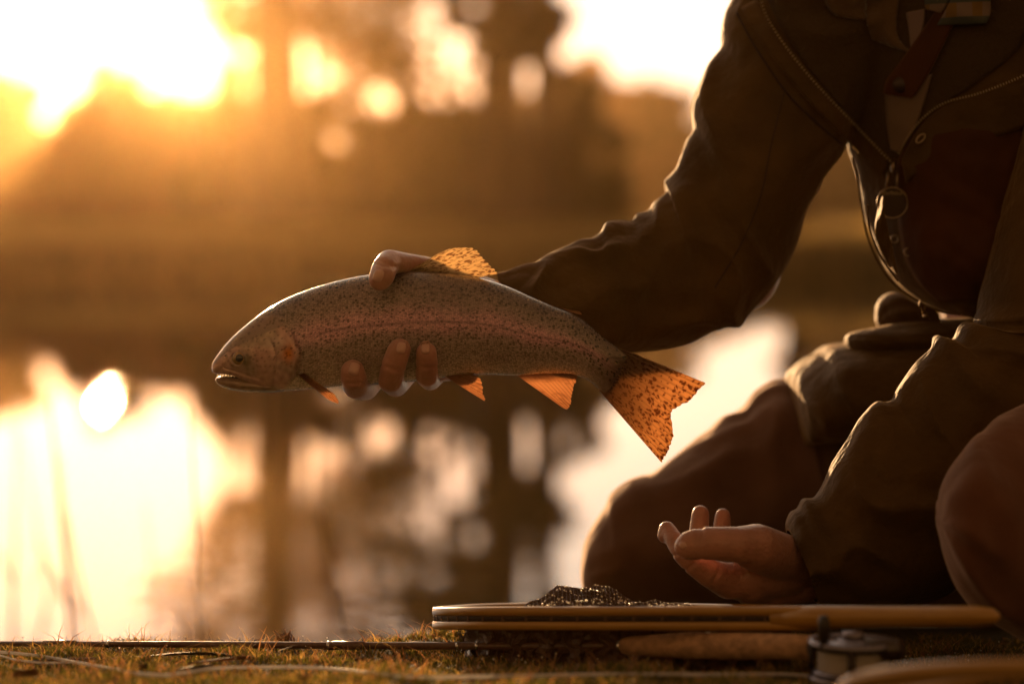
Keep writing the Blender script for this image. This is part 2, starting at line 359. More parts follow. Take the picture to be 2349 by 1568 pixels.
# the visible lower contour of the head is the jaw; BOT above follows the upper jaw first
NU, NV = 460, 132
tt = np.linspace(0, 1, NU) ** 1.12
T_ = catmull(TOP, tt); B_ = catmull(BOT, tt); K_ = np.maximum(catmull([(k,) for k in THK], tt)[:, 0], .0015)
spine = (T_ + B_) / 2
arc = np.concatenate([[0], np.cumsum(np.linalg.norm(np.diff(spine, axis=0), axis=1))]) * S * FY
def gill(px, py):
    """signed distance (units) behind the rear edge of the gill cover"""
    c = 688 - ((py - 818) / 62.0) ** 2 * 26 if py < 890 else 600
    return px - c
V = []; COL = []; UV = []; AREA = []
hp = lambda a, b, x: min(1, max(0, (x - a) / (b - a)))
for i in range(NU):
    c = spine[i]; h = (T_[i] - B_[i]) / 2; hm = np.linalg.norm(h) * S * FY
    for j in range(NV):
        th = 2 * math.pi * j / NV
        cs = math.cos(th); sn = math.sin(th)
        # a trout's section: narrow back, fuller flank
        q = c + h * cs
        dep = K_[i] * math.copysign(abs(sn) ** 0.86, sn) * (1 - .12 * cs)
        px, py = q
        p = P(px, py, FY); p.y -= dep
        front = sn > 0
        if px < 740:
            gd = gill(px, py) + 3 * math.sin(py * .13)
            if 735 < py < 885 and front and px > 600:
                k = hp(740, 775, py) * (1 - hp(862, 885, py))
                if gd < 0: p.y -= .0036 * k * (1 - hp(0, 45, -gd) * .8)
                else: p.y += .0024 * k * (1 - hp(0, 12, gd))
            # preopercle groove, cheek plates, jaw bone
            if front:
                g2 = abs(px - (640 - ((py - 830) / 60.0) ** 2 * 20)); k = hp(770, 800, py) * (1 - hp(868, 890, py))
                p.y += .0018 * k * math.exp(-(g2 / 4.0) ** 2)
                ex, ey = px - 549, py - 821; ed = math.hypot(ex, ey * 1.05)
                p.y += -.0012 * math.exp(-((ed - 17) / 4.0) ** 2) + .0016 * math.exp(-(ed / 12.0) ** 2)
                mj = py - (846 + (px - 530) * .30); 
                if 515 < px < 612: p.y += .0009 * math.exp(-((mj) / 2.0) ** 2) - .0006 * math.exp(-((mj - 7) / 4.5) ** 2)
        V.append(p)
        # natural colour of the skin (olive back, rose band, pale belly, orange patch on the cheek)
        v = cs
        n = noise.noise(Vector((px * .02, py * .02, 4))); n2 = noise.noise(Vector((px * .09, py * .09, 9)))
        back = np.array((.20, .155, .14)); flank = np.array((.33, .26, .235)); rose = np.array((.74, .38, .48)); low = np.array((.33, .26, .22)); belly = np.array((.72, .64, .56))
        a = v + n * .12
        col = back * hp(.35, .85, a) + flank * (1 - hp(.35, .85, a))
        k = math.exp(-((a - .12) / .24) ** 2) * (.25 + .75 * hp(640, 720, px)) * (1 - .6 * hp(1250, 1420, px))
        col = col * (1 - k * .85) + rose * k * .85
        kl = hp(-.05, -.5, a); col = col * (1 - kl * .7) + low * kl * .7
        kd = math.exp(-((a - n * .12 - .10) / .022) ** 2) * .5 * hp(690, 760, px); col = col * (1 - kd)
        kb = hp(-.5, -.9, a); col = col * (1 - kb) + belly * kb
        area = 1.0
        if px < 700:
            hd = hp(12, -6, gill(px, py)); area = 1 - hd
            head = np.array((.36, .27, .22)) * (1 + .5 * n2) + np.array((.16, .06, .07)) * hp(.1, .5, .5 + n)
            if v > .45: head = back * 1.1 + head * .15
            kk = math.exp(-(((px - 668) / 14) ** 2 + ((py - 806) / 20) ** 2)); head = head * (1 - kk) + np.array((.75, .22, .03)) * kk
            kk = math.exp(-(((px - 645) / 22) ** 2 + ((py - 783) / 12) ** 2)) * .7; head = head * (1 - kk) + np.array((.55, .40, .42)) * kk
            kk = math.exp(-(((px - 610) / 22) ** 2 + ((py - 815) / 22) ** 2)) * .4; head = head * (1 - kk) + np.array((.50, .25, .24)) * kk
            ed = math.hypot((px - 560) * .62, (py - 820)); kk = math.exp(-(ed / 17) ** 2) * .85
            head = head * (1 - kk) + np.array((.07, .055, .02)) * kk
            col = col * (1 - hd) + head * hd
        tk = hp(1335, 1425, px + (py - 850) * .45 + 10 * n2); col = col * (1 - tk * .9) + np.array((.085, .045, .022)) * tk * .9; area *= 1 - tk * .8
        COL.append(np.clip(col, .01, .9)); AREA.append(area)
        UV.append((arc[i], hm * cs * 1.25 if sn >= 0 else hm * cs * 1.25 + .5))
F = grid_faces(NU, NV, True); F.append(tuple(range(NV))[::-1]); F.append(tuple((NU - 1) * NV + j for j in range(NV)))
m_fish = bpy.data.materials.new('trout skin'); m_fish.use_nodes = True; t = m_fish.node_tree; b = t.nodes['Principled BSDF']
def N(t, kind, **kw):
    n = t.nodes.new(kind)
    for k, v in kw.items(): setattr(n, k, v)
    return n
def fish_nodes(t, b, sc_=1.0):
    at = N(t, 'ShaderNodeAttribute', attribute_name='skin'); ar = N(t, 'ShaderNodeAttribute', attribute_name='scaly')
    uv = N(t, 'ShaderNodeUVMap', uv_map='UVMap')
    # dark spots
    vo = N(t, 'ShaderNodeTexVoronoi', voronoi_dimensions='2D'); vo.inputs['Scale'].default_value = 250; vo.inputs['Randomness'].default_value = 1
    nz = N(t, 'ShaderNodeTexNoise'); nz.inputs['Scale'].default_value = 500
    ad = N(t, 'ShaderNodeVectorMath', operation='MULTIPLY_ADD'); ad.inputs[1].default_value = (.0022, .0022, 0)
    t.links.new(uv.outputs[0], nz.inputs['Vector']); t.links.new(nz.outputs['Color'], ad.inputs[0]); t.links.new(uv.outputs[0], ad.inputs[2])
    t.links.new(ad.outputs[0], vo.inputs['Vector'])
    hs = N(t, 'ShaderNodeSeparateColor'); t.links.new(vo.outputs['Color'], hs.inputs[0])
    r1 = N(t, 'ShaderNodeMapRange'); r1.inputs[1].default_value = .20; r1.inputs[2].default_value = .34; r1.inputs[3].default_value = 1; r1.inputs[4].default_value = 0
    t.links.new(vo.outputs['Distance'], r1.inputs[0])
    g1 = N(t, 'ShaderNodeMath', operation='GREATER_THAN'); g1.inputs[1].default_value = .62; t.links.new(hs.outputs[0], g1.inputs[0])
    sp0 = N(t, 'ShaderNodeMath', operation='MULTIPLY'); t.links.new(r1.outputs[0], sp0.inputs[0]); t.links.new(g1.outputs[0], sp0.inputs[1])
    v2 = N(t, 'ShaderNodeTexVoronoi', voronoi_dimensions='2D'); v2.inputs['Scale'].default_value = 120; t.links.new(ad.outputs[0], v2.inputs['Vector'])
    h2 = N(t, 'ShaderNodeSeparateColor'); t.links.new(v2.outputs['Color'], h2.inputs[0]); r2 = N(t, 'ShaderNodeMapRange'); r2.inputs[1].default_value = .12; r2.inputs[2].default_value = .19; r2.inputs[3].default_value = 1; r2.inputs[4].default_value = 0; t.links.new(v2.outputs['Distance'], r2.inputs[0])
    g2_ = N(t, 'ShaderNodeMath', operation='GREATER_THAN'); g2_.inputs[1].default_value = .4; t.links.new(h2.outputs[0], g2_.inputs[0]); sp3 = N(t, 'ShaderNodeMath', operation='MULTIPLY'); t.links.new(r2.outputs[0], sp3.inputs[0]); t.links.new(g2_.outputs[0], sp3.inputs[1])
    sp = N(t, 'ShaderNodeMath', operation='MAXIMUM'); t.links.new(sp0.outputs[0], sp.inputs[0]); t.links.new(sp3.outputs[0], sp.inputs[1])
    dn = N(t, 'ShaderNodeAttribute', attribute_name='spotty'); sp2 = N(t, 'ShaderNodeMath', operation='MULTIPLY')
    t.links.new(sp.outputs[0], sp2.inputs[0]); t.links.new(dn.outputs['Fac'], sp2.inputs[1])
    # scales: brightness jitter per scale
    mp = N(t, 'ShaderNodeMapping'); mp.inputs['Scale'].default_value = (1, 1.25, 1); t.links.new(uv.outputs[0], mp.inputs[0])
    vs = N(t, 'ShaderNodeTexVoronoi', voronoi_dimensions='2D'); vs.inputs['Scale'].default_value = 600; vs.inputs['Randomness'].default_value = .55; t.links.new(mp.outputs[0], vs.inputs['Vector'])
    hs2 = N(t, 'ShaderNodeSeparateColor'); t.links.new(vs.outputs['Color'], hs2.inputs[0])
    jr = N(t, 'ShaderNodeMapRange'); jr.inputs[3].default_value = .72; jr.inputs[4].default_value = 1.4; t.links.new(hs2.outputs[0], jr.inputs[0])
    jd = N(t, 'ShaderNodeMapRange'); jd.inputs[1].default_value = .25; jd.inputs[2].default_value = .7; jd.inputs[3].default_value = 1; jd.inputs[4].default_value = .55; t.links.new(vs.outputs['Distance'], jd.inputs[0])
    jm = N(t, 'ShaderNodeMath', operation='MULTIPLY'); t.links.new(jr.outputs[0], jm.inputs[0]); t.links.new(jd.outputs[0], jm.inputs[1])
    one = N(t, 'ShaderNodeMix', data_type='FLOAT'); one.inputs[2].default_value = 1; t.links.new(ar.outputs['Fac'], one.inputs[0]); t.links.new(jm.outputs[0], one.inputs[3])
    scl = N(t, 'ShaderNodeVectorMath', operation='SCALE'); t.links.new(at.outputs['Color'], scl.inputs[0]); t.links.new(one.outputs[0], scl.inputs['Scale'])
    mx = N(t, 'ShaderNodeMix', data_type='RGBA'); mx.inputs[7].default_value = (.022, .018, .01, 1)
    k9 = N(t, 'ShaderNodeMath', operation='MULTIPLY'); k9.inputs[1].default_value = .85; t.links.new(sp2.outputs[0], k9.inputs[0])
    t.links.new(k9.outputs[0], mx.inputs[0]); t.links.new(scl.outputs[0], mx.inputs[6]); t.links.new(mx.outputs[2], b.inputs['Base Color'])
    bp = N(t, 'ShaderNodeBump'); bp.inputs['Distance'].default_value = .0006
    bs = N(t, 'ShaderNodeMath', operation='MULTIPLY'); bs.inputs[1].default_value = .9; t.links.new(ar.outputs['Fac'], bs.inputs[0]); t.links.new(bs.outputs[0], bp.inputs['Strength'])
    inv = N(t, 'ShaderNodeMath', operation='SUBTRACT'); inv.inputs[0].default_value = 1; t.links.new(vs.outputs['Distance'], inv.inputs[1])
    t.links.new(inv.outputs[0], bp.inputs['Height'])
    nb = N(t, 'ShaderNodeTexNoise'); nb.inputs['Scale'].default_value = 260; nb.inputs['Detail'].default_value = 4; t.links.new(uv.outputs[0], nb.inputs['Vector'])
    bp2 = N(t, 'ShaderNodeBump'); bp2.inputs['Distance'].default_value = .0011; bp2.inputs['Strength'].default_value = .6
    t.links.new(nb.outputs[0], bp2.inputs['Height']); t.links.new(bp.outputs[0], bp2.inputs['Normal']); t.links.new(bp2.outputs[0], b.inputs['Normal'])
fish_nodes(t, b)
b.inputs['Metallic'].default_value = .45; b.inputs['Roughness'].default_value = .26; b.inputs['Coat Weight'].default_value = .8; b.inputs['Coat Roughness'].default_value = .1
b.inputs['Specular IOR Level'].default_value = .6
trout = empty('trout', P(950, 750, FY)); tag(trout, 'spotted rainbow trout held out over the bank, its fins glowing in the low sun', 'fish')
def fish_mesh(name, V, F, COL, AREA, SPOT, UV, mt, parent):
    me = bpy.data.meshes.new(name); me.from_pydata([tuple(v) for v in V], [], F); me.update()
    ncol('skin', me, np.array(COL))
    for nm, arr in (('scaly', AREA), ('spotty', SPOT)):
        a = me.attributes.new(nm, 'FLOAT', 'POINT'); a.data.foreach_set('value', np.array(arr, np.float32))
    uvl = me.uv_layers.new(name='UVMap'); li = np.zeros(len(me.loops), np.int32); me.loops.foreach_get('vertex_index', li)
    uvl.data.foreach_set('uv', np.array(UV, np.float32)[li].ravel())
    return link(name, me, mt, parent)
SPOT = []
for i in range(NU):
    for j in range(NV):
        a = math.cos(2 * math.pi * j / NV); px = (spine[i] + (T_[i] - B_[i]) / 2 * a)[0]
        SPOT.append(hp(-.75, -.2, a) * (.35 + .65 * hp(500, 760, px)) * (.75 + .25 * hp(1150, 1350, px)))
fish_mesh('body', V, F, COL, AREA, SPOT, UV, m_fish, trout)
# lower jaw
jt = [(494, 869), (500, 864), (520, 861), (548, 864), (580, 868), (620, 872), (660, 876)]; jb = [(495, 872), (502, 882), (525, 892), (556, 897.5), (590, 899), (630, 899), (668, 895)]; jk = [.003, .0072, .0098, .0118, .012, .011, .009]
t2 = np.linspace(0, 1, 60); a_ = catmull(jt, t2); b_ = catmull(jb, t2); k_ = catmull([(k,) for k in jk], t2)[:, 0]
V = []; COL = []; UV = []
for i in range(60):
    for j in range(48):
        th = 2 * math.pi * j / 48; q = (a_[i] + b_[i]) / 2 + (a_[i] - b_[i]) / 2 * math.cos(th); p = P(q[0], q[1], FY); p.y -= k_[i] * math.sin(th); V.append(p)
        n2 = noise.noise(Vector((q[0] * .07, q[1] * .07, 2)))
        COL.append(np.clip(np.array((.26, .17, .11)) * (1 + .4 * n2), .01, 1)); UV.append((i * .001, j * .001))
F = grid_faces(60, 48, True); F.append(tuple(range(48))[::-1])
fish_mesh('lower_jaw', V, F, COL, np.zeros(len(V)), np.zeros(len(V)), UV, m_fish, trout)
# bright wet teeth in the gap of the mouth
m_tooth = mat('wet teeth', (.7, .62, .5), .12, coat=1)
for k in range(7):
    x = 500 + k * 7.5
    bm = bmesh.new(); bmesh.ops.create_icosphere(bm, subdivisions=2, radius=.0009 + .0003 * (k % 2)); me = bpy.data.meshes.new('tooth'); bm.to_mesh(me); bm.free()
    o = link('tooth', me, m_tooth, trout); o.location = P(x, 861.5 - .15 * k, FY - .004) - Vector((0, 0, 0)); o.scale = (1, 1, 1.5)
# eye
m_iris = mat('fish iris', (.26, .16, .06), .25, metal=.3, coat=1, noise_s=900, noise_a=.4); m_pupil = mat('fish pupil', (.01, .008, .006), .08, coat=1)
def fish_surface(px, py):
    o = Vector((0, 0, HC)); d = (P(px, py, 1) - o).normalized(); return o, d
def lens(name, px, py, y, r, bulge, mt, parent, rings=10, n=36):
    c = P(px, py, y); V = []; F = []
    for i in range(rings + 1):
        f = i / rings
        for j in range(n):
            a = 2 * math.pi * j / n; V.append(c + Vector((math.cos(a) * r * f, -bulge * math.sqrt(max(0, 1 - f * f)), math.sin(a) * r * f)))
    return mesh(name, V, grid_faces(rings + 1, n, True), mt, parent)
from_front = lambda bvh, px, py: bvh.ray_cast(Vector((0, 0, HC)), (P(px, py, 1) - Vector((0, 0, HC))).normalized())[0]
def bvh_of(objs):
    V = []; F = []; dg = bpy.context.evaluated_depsgraph_get()
    for o in objs:
        ob = o.evaluated_get(dg); me = ob.to_mesh(); k = len(V); mw = o.matrix_world
        V += [mw @ v.co for v in me.vertices]; F += [tuple(i + k for i in p.vertices) for p in me.polygons]; ob.to_mesh_clear()
    return BVHTree.FromPolygons(V, F)
bpy.context.view_layer.update()
fb = bvh_of([o for o in trout.children if o.name.startswith('body')])
ey = from_front(fb, 549, 821)
eye = lens('eye', 549, 821, ey.y + .0006, 16.5 * S * FY, .0048, m_iris, trout)
lens('pupil', 549, 821, ey.y - .0029, 9.5 * S * FY, .0021, m_pupil, eye)
ny = from_front(fb, 519, 816); lens('nostril', 519, 816, ny.y + .0003, 3.2 * S * FY, .0008, m_pupil, trout)

# fins: thin, see-through, rayed
def fin_mat(name, base, glow, spots, spot_s, rays=True):
    m = bpy.data.materials.new(name); m.use_nodes = True; t = m.node_tree; t.nodes.remove(t.nodes['Principled BSDF'])
    uv = N(t, 'ShaderNodeUVMap', uv_map='UVMap'); sx = N(t, 'ShaderNodeSeparateXYZ'); t.links.new(uv.outputs[0], sx.inputs[0])
    mp = N(t, 'ShaderNodeMapping'); mp.inputs['Scale'].default_value = spot_s; t.links.new(uv.outputs[0], mp.inputs[0])
    vo = N(t, 'ShaderNodeTexVoronoi', voronoi_dimensions='2D'); vo.inputs['Scale'].default_value = 1; t.links.new(mp.outputs[0], vo.inputs['Vector'])
    nw = N(t, 'ShaderNodeTexNoise', noise_dimensions='2D'); nw.inputs['Scale'].default_value = 130; t.links.new(uv.outputs[0], nw.inputs['Vector'])
    wa = N(t, 'ShaderNodeVectorMath', operation='MULTIPLY_ADD'); wa.inputs[1].default_value = (1.6, 1.6, 0); t.links.new(nw.outputs['Color'], wa.inputs[0]); t.links.new(mp.outputs[0], wa.inputs[2]); t.links.new(wa.outputs[0], vo.inputs['Vector'])
    cs_ = N(t, 'ShaderNodeSeparateColor'); t.links.new(vo.outputs['Color'], cs_.inputs[0]); thr = N(t, 'ShaderNodeMapRange'); thr.inputs[3].default_value = -.16; thr.inputs[4].default_value = .14; t.links.new(cs_.outputs[0], thr.inputs[0])
    dd = N(t, 'ShaderNodeMath', operation='SUBTRACT'); t.links.new(vo.outputs['Distance'], dd.inputs[0]); t.links.new(thr.outputs[0], dd.inputs[1])
    r1 = N(t, 'ShaderNodeMapRange'); r1.inputs[1].default_value = .20; r1.inputs[2].default_value = .34; r1.inputs[3].default_value = spots; r1.inputs[4].default_value = 0; t.links.new(dd.outputs[0], r1.inputs[0])
    ray = N(t, 'ShaderNodeAttribute', attribute_name='ray'); 
    hi = N(t, 'ShaderNodeMix', data_type='RGBA'); hi.inputs[6].default_value = (*glow, 1); hi.inputs[7].default_value = (*[g * .6 for g in glow], 1); t.links.new(ray.outputs['Fac'], hi.inputs[0])
    c = N(t, 'ShaderNodeMix', data_type='RGBA'); c.inputs[7].default_value = (.20, .065, .02, 1); t.links.new(r1.outputs[0], c.inputs[0]); t.links.new(hi.outputs[2], c.inputs[6])
    rt = N(t, 'ShaderNodeAttribute', attribute_name='root'); c2 = N(t, 'ShaderNodeMix', data_type='RGBA'); c2.inputs[7].default_value = (*[x * .5 for x in base], 1)
    t.links.new(rt.outputs['Fac'], c2.inputs[0]); t.links.new(c.outputs[2], c2.inputs[6])
    tr = N(t, 'ShaderNodeBsdfTranslucent'); t.links.new(c2.outputs[2], tr.inputs[0])
    df = N(t, 'ShaderNodeBsdfPrincipled'); df.inputs['Roughness'].default_value = .35
    c3 = N(t, 'ShaderNodeMix', data_type='RGBA'); c3.inputs[6].default_value = (*base, 1); c3.inputs[7].default_value = (.04, .02, .01, 1); t.links.new(r1.outputs[0], c3.inputs[0]); t.links.new(c3.outputs[2], df.inputs['Base Color'])
    ms = N(t, 'ShaderNodeMixShader'); ms.inputs[0].default_value = .72; t.links.new(df.outputs[0], ms.inputs[1]); t.links.new(tr.outputs[0], ms.inputs[2])
    t.links.new(ms.outputs[0], t.nodes['Material Output'].inputs[0]); return m
m_tail = fin_mat('tail fin', (.30, .17, .09), (.80, .50, .27), .85, (235, 200, 1))
m_dorsal = fin_mat('dorsal fin', (.28, .18, .09), (.90, .70, .44), .8, (300, 240, 1))
m_lowfin = fin_mat('lower fin', (.24, .12, .08), (.80, .50, .30), .25, (60, 60, 1))
def fin(name, root, tip, nray, mt, thick=.0009, nu=None, nv=40, edge=2.0, bow=.0, y0=0.0, y1=0.0, rootk=.25, rag=1.0):
    """root, tip: matching polylines; rays run from one to the other"""
    nu = nu or nray * 8; us = np.linspace(0, 1, nu); a = catmull(root, us); b_ = catmull(tip, us); V = []; F = []; UV = []; RAY = []; ROOT = []
    wlen = np.linalg.norm(b_[-1] - b_[0]) * S * FY
    for side in (1, -1):
        for i in range(nu):
            u = us[i]; ph = (u * nray) % 1; sc_l = edge * (math.sin(ph * math.pi) - .6) + rag * 2.2 * noise.noise(Vector((u * nray * .9, 3, 1)))
            d = b_[i] - a[i]; ln = np.linalg.norm(d); d = d / ln
            for j in range(nv):
                f = j / (nv - 1); q = a[i] + d * (ln + sc_l * f ** 3) * f
                yy = FY + y0 + (y1 - y0) * f - bow * math.sin(u * math.pi) * f + .0006 * math.sin(u * nray * 2 * math.pi) * f
                th = thick * (1.15 - f) * (.45 + .55 * math.sin(ph * math.pi)) * .5 + .00012
                p = P(q[0], q[1], FY); p.y = yy - side * th; V.append(p)
                UV.append((u * wlen, f * ln * S * FY)); RAY.append(math.exp(-((ph - (.0 if ph < .5 else 1)) / .12) ** 2) * .9 * (.4 + .6 * f)); ROOT.append(max(0, 1 - f / rootk) ** .8)
    k = nu * nv; f0 = grid_faces(nu, nv); F = list(f0) + [tuple(x + k for x in r[::-1]) for r in f0]
    for i in range(nu - 1):
        F.append((i * nv + nv - 1, i * nv + nv - 1 + k, (i + 1) * nv + nv - 1 + k, (i + 1) * nv + nv - 1))
    for j in range(nv - 1):
        F.append((j, j + 1, j + 1 + k, j + k)); e = (nu - 1) * nv; F.append((e + j + 1, e + j, e + j + k, e + j + 1 + k))
    me = bpy.data.meshes.new(name); me.from_pydata([tuple(v) for v in V], [], F); me.update()
    for nm, arr in (('ray', RAY), ('root', ROOT)):
        at = me.attributes.new(nm, 'FLOAT', 'POINT'); at.data.foreach_set('value', np.array(arr, np.float32))
    uvl = me.uv_layers.new(name='UVMap'); li = np.zeros(len(me.loops), np.int32); me.loops.foreach_get('vertex_index', li); uvl.data.foreach_set('uv', np.array(UV, np.float32)[li].ravel())
    return link(name, me, mt, trout)
fin('tail_fin', [(1416, 795), (1408, 820), (1396, 850), (1384, 880), (1372, 893)],
    [(1619, 878), (1600, 896), (1578, 920), (1549, 934), (1538, 950), (1543, 985), (1541, 1008), (1533, 1030), (1524, 1046), (1517, 1060)], 19, m_tail, thick=.003, rootk=.75, bow=.004, rag=1.6)
fin('dorsal_fin', [(930, 626), (960, 628), (1000, 632), (1040, 634), (1080, 640)],
    [(1000, 584), (1030, 571), (1062, 568), (1088, 571), (1099, 583), (1109, 594), (1120, 606), (1131, 617), (1143, 628)], 13, m_dorsal, rootk=.28, edge=3.5)
fin('pelvic_fin', [(1008, 853), (1022, 852), (1040, 852), (1058, 852)], [(1111, 918), (1113, 913), (1107, 900), (1107, 884), (1101, 868), (1094, 860)], 8, m_lowfin, y0=-.012, y1=-.006, rootk=.2, edge=3)
fin('anal_fin', [(1182, 858), (1230, 856), (1275, 856), (1322, 858)], [(1292, 936), (1300, 938), (1308, 928), (1311, 908), (1316, 886), (1325, 864)], 13, m_lowfin, rootk=.25, rag=1.2)
fin('pectoral_fin', [(684, 850), (690, 853), (697, 853), (704, 850)], [(733, 891), (748, 904), (764, 914), (780, 920), (779, 909), (770, 897)], 6, m_lowfin, y0=-.0285, y1=-.026, rootk=.3)
fin('adipose_fin', [(1268, 703), (1280, 706), (1292, 710), (1302, 715)], [(1318, 712), (1326, 713), (1332, 716), (1334, 722)], 3, m_tail, rootk=.4, rag=0)
# ---------------------------------------------------------------- the kneeling angler
person = empty('person', (0.42, 2.45, -0.02)); tag(person, 'person kneeling in a dark waxed jacket, one hand round the trout, the other open', 'person')
m_skin = mat('skin', (0.44, 0.21, 0.155), 0.45, sheen=.15, sss=.12, sss_s=.006, noise_s=60, noise_a=.14, bump=(280, .8, .0016), spec=.45, coat=.35)
m_nail = mat('fingernail', (0.56, 0.32, 0.26), 0.2, coat=1)
m_jacket = mat('waxed jacket cloth', (0.080, 0.042, 0.008), 0.74, sheen=.22, sheen_tint=(1, .65, .3), noise_s=14, noise_a=.3, bump=(38, .8, .008), spec=.22)
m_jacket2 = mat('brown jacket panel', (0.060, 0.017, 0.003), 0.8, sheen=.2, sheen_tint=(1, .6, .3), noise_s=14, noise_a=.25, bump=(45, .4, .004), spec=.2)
m_trouser = mat('brushed brown trousers', (0.115, 0.062, 0.042), 0.9, sheen=.6, sheen_tint=(1, .75, .6), noise_s=20, noise_a=.2, bump=(35, .5, .005), spec=.2)
m_trouser2 = mat('brushed brown trousers near', (0.125, 0.052, 0.030), 0.9, sheen=.6, sheen_tint=(1, .75, .65), noise_s=20, noise_a=.2, bump=(35, .5, .005), spec=.2)
m_shirt = mat('beige shirt placket', (0.16, 0.11, 0.08), .9, bump=(700, .5, .001)); m_tee = mat('pale undershirt', (0.17, 0.12, 0.11), .9)
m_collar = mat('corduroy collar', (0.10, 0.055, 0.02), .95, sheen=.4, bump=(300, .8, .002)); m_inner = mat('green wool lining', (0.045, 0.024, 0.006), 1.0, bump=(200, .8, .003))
m_metal = mat('dull brass', (0.33, 0.24, 0.15), .35, metal=1)

def cap_chain(V, F, pts, n=20, k=6):
    """closed tapered capsules between successive (point, radius)"""
    for (p, r0), (q, r1) in zip(pts[:-1], pts[1:]):
        p = Vector(p); q = Vector(q); ax = q - p; L = ax.length
        if L < 1e-6: continue
        ax.normalize(); a = ax.cross(Vector((.31, .2, .93))).normalized(); b = ax.cross(a); base = len(V); rows = 0
        prof = [(-math.cos(x) * r0, math.sin(x) * r0) for x in np.linspace(.12, math.pi / 2, k)] + [(L + math.sin(x) * r1, math.cos(x) * r1) for x in np.linspace(0, math.pi / 2 - .12, k)]
        for (h, r) in prof:
            for j in range(n):
                th = 2 * math.pi * j / n; V.append(p + ax * h + a * (math.cos(th) * r) + b * (math.sin(th) * r))
        for i in range(len(prof) - 1):
            for j in range(n):
                u = base + i * n + j; w_ = base + i * n + (j + 1) % n; F.append((u, w_, w_ + n, u + n))
        F.append(tuple(base + j for j in range(n))[::-1]); F.append(tuple(base + (len(prof) - 1) * n + j for j in range(n)))
def pc(*pts): return [(P(x, y, Y), (r + (1.6 if r < 33 else 0)) * S * Y) for (x, y, Y, r) in pts]
BV = []; BF = []
# hand that holds the trout: thumb over the back, three fingertips on the near flank
cap_chain(BV, BF, pc((1120, 690, 2.265, 52), (1010, 634, 2.238, 30), (985, 616, 2.228, 25), (930, 604, 2.205, 23), (893, 600, 2.186, 27), (882, 615, 2.172, 28.5), (876, 634, 2.163, 27.5), (872, 640, 2.163, 26)))
cap_chain(BV, BF, pc((1120, 700, 2.275, 50), (915, 700, 2.262, 34), (868, 850, 2.250, 29), (838, 889, 2.222, 28), (816, 884, 2.183, 29), (811, 866, 2.169, 29), (809, 852, 2.166, 27)))
cap_chain(BV, BF, pc((1125, 715, 2.275, 50), (960, 730, 2.268, 34), (932, 850, 2.250, 29), (908, 882, 2.215, 27), (896, 872, 2.176, 27.5), (903, 838, 2.163, 27.5), (914, 806, 2.159, 26), (917, 801, 2.159, 25)))
cap_chain(BV, BF, pc((1130, 730, 2.275, 48), (1010, 750, 2.268, 32), (1005, 845, 2.248, 27), (987, 870, 2.212, 24), (979, 862, 2.176, 24.5), (979, 834, 2.165, 24.5), (978, 808, 2.160, 23)))
cap_chain(BV, BF, pc((1135, 745, 2.275, 44), (1060, 770, 2.268, 28), (1052, 838, 2.25, 23), (1030, 852, 2.225, 21), (1012, 853, 2.205, 19)))
# right arm: wrist, forearm, upper arm, shoulder
cap_chain(BV, BF, pc((1125, 705, 2.275, 56), (1200, 715, 2.29, 62), (1420, 680, 2.34, 95), (1690, 620, 2.40, 100), (1790, 300, 2.42, 115), (1880, -60, 2.42, 135), (2200, -60, 2.42, 170)))
# the open hand in the lap, palm up
def hs(*pts): return pc(*pts)
cap_chain(BV, BF, hs((1860, 1300, 2.18, 50), (1800, 1280, 2.155, 56), (1735, 1255, 2.115, 55), (1688, 1250, 2.10, 43), (1640, 1246, 2.095, 38.5), (1610, 1245, 2.094, 38), (1583, 1250, 2.094, 32), (1574, 1254, 2.094, 27)))
cap_chain(BV, BF, hs((1800, 1310, 2.17, 58), (1720, 1320, 2.15, 56), (1672, 1330, 2.14, 44), (1630, 1315, 2.125, 32), (1590, 1290, 2.118, 26), (1566, 1268, 2.12, 23), (1548, 1240, 2.13, 20), (1530, 1214, 2.145, 18.5), (1526, 1228, 2.142, 17)))
cap_chain(BV, BF, hs((1800, 1320, 2.20, 60), (1700, 1330, 2.19, 48), (1648, 1300, 2.21, 27), (1612, 1262, 2.23, 23), (1604, 1215, 2.24, 21.5), (1607, 1178, 2.24, 19)))
cap_chain(BV, BF, hs((1810, 1325, 2.22, 56), (1735, 1325, 2.22, 44), (1690, 1290, 2.25, 26), (1664, 1250, 2.27, 21), (1656, 1210, 2.275, 19.5), (1658, 1183, 2.275, 17)))
cap_chain(BV, BF, hs((1820, 1330, 2.24, 50), (1770, 1325, 2.25, 36), (1735, 1290, 2.28, 22), (1720, 1255, 2.29, 18), (1722, 1230, 2.29, 16)))
cap_chain(BV, BF, hs((1720, 1335, 2.15, 50), (1740, 1358, 2.17, 46), (1860, 1330, 2.19, 50)))
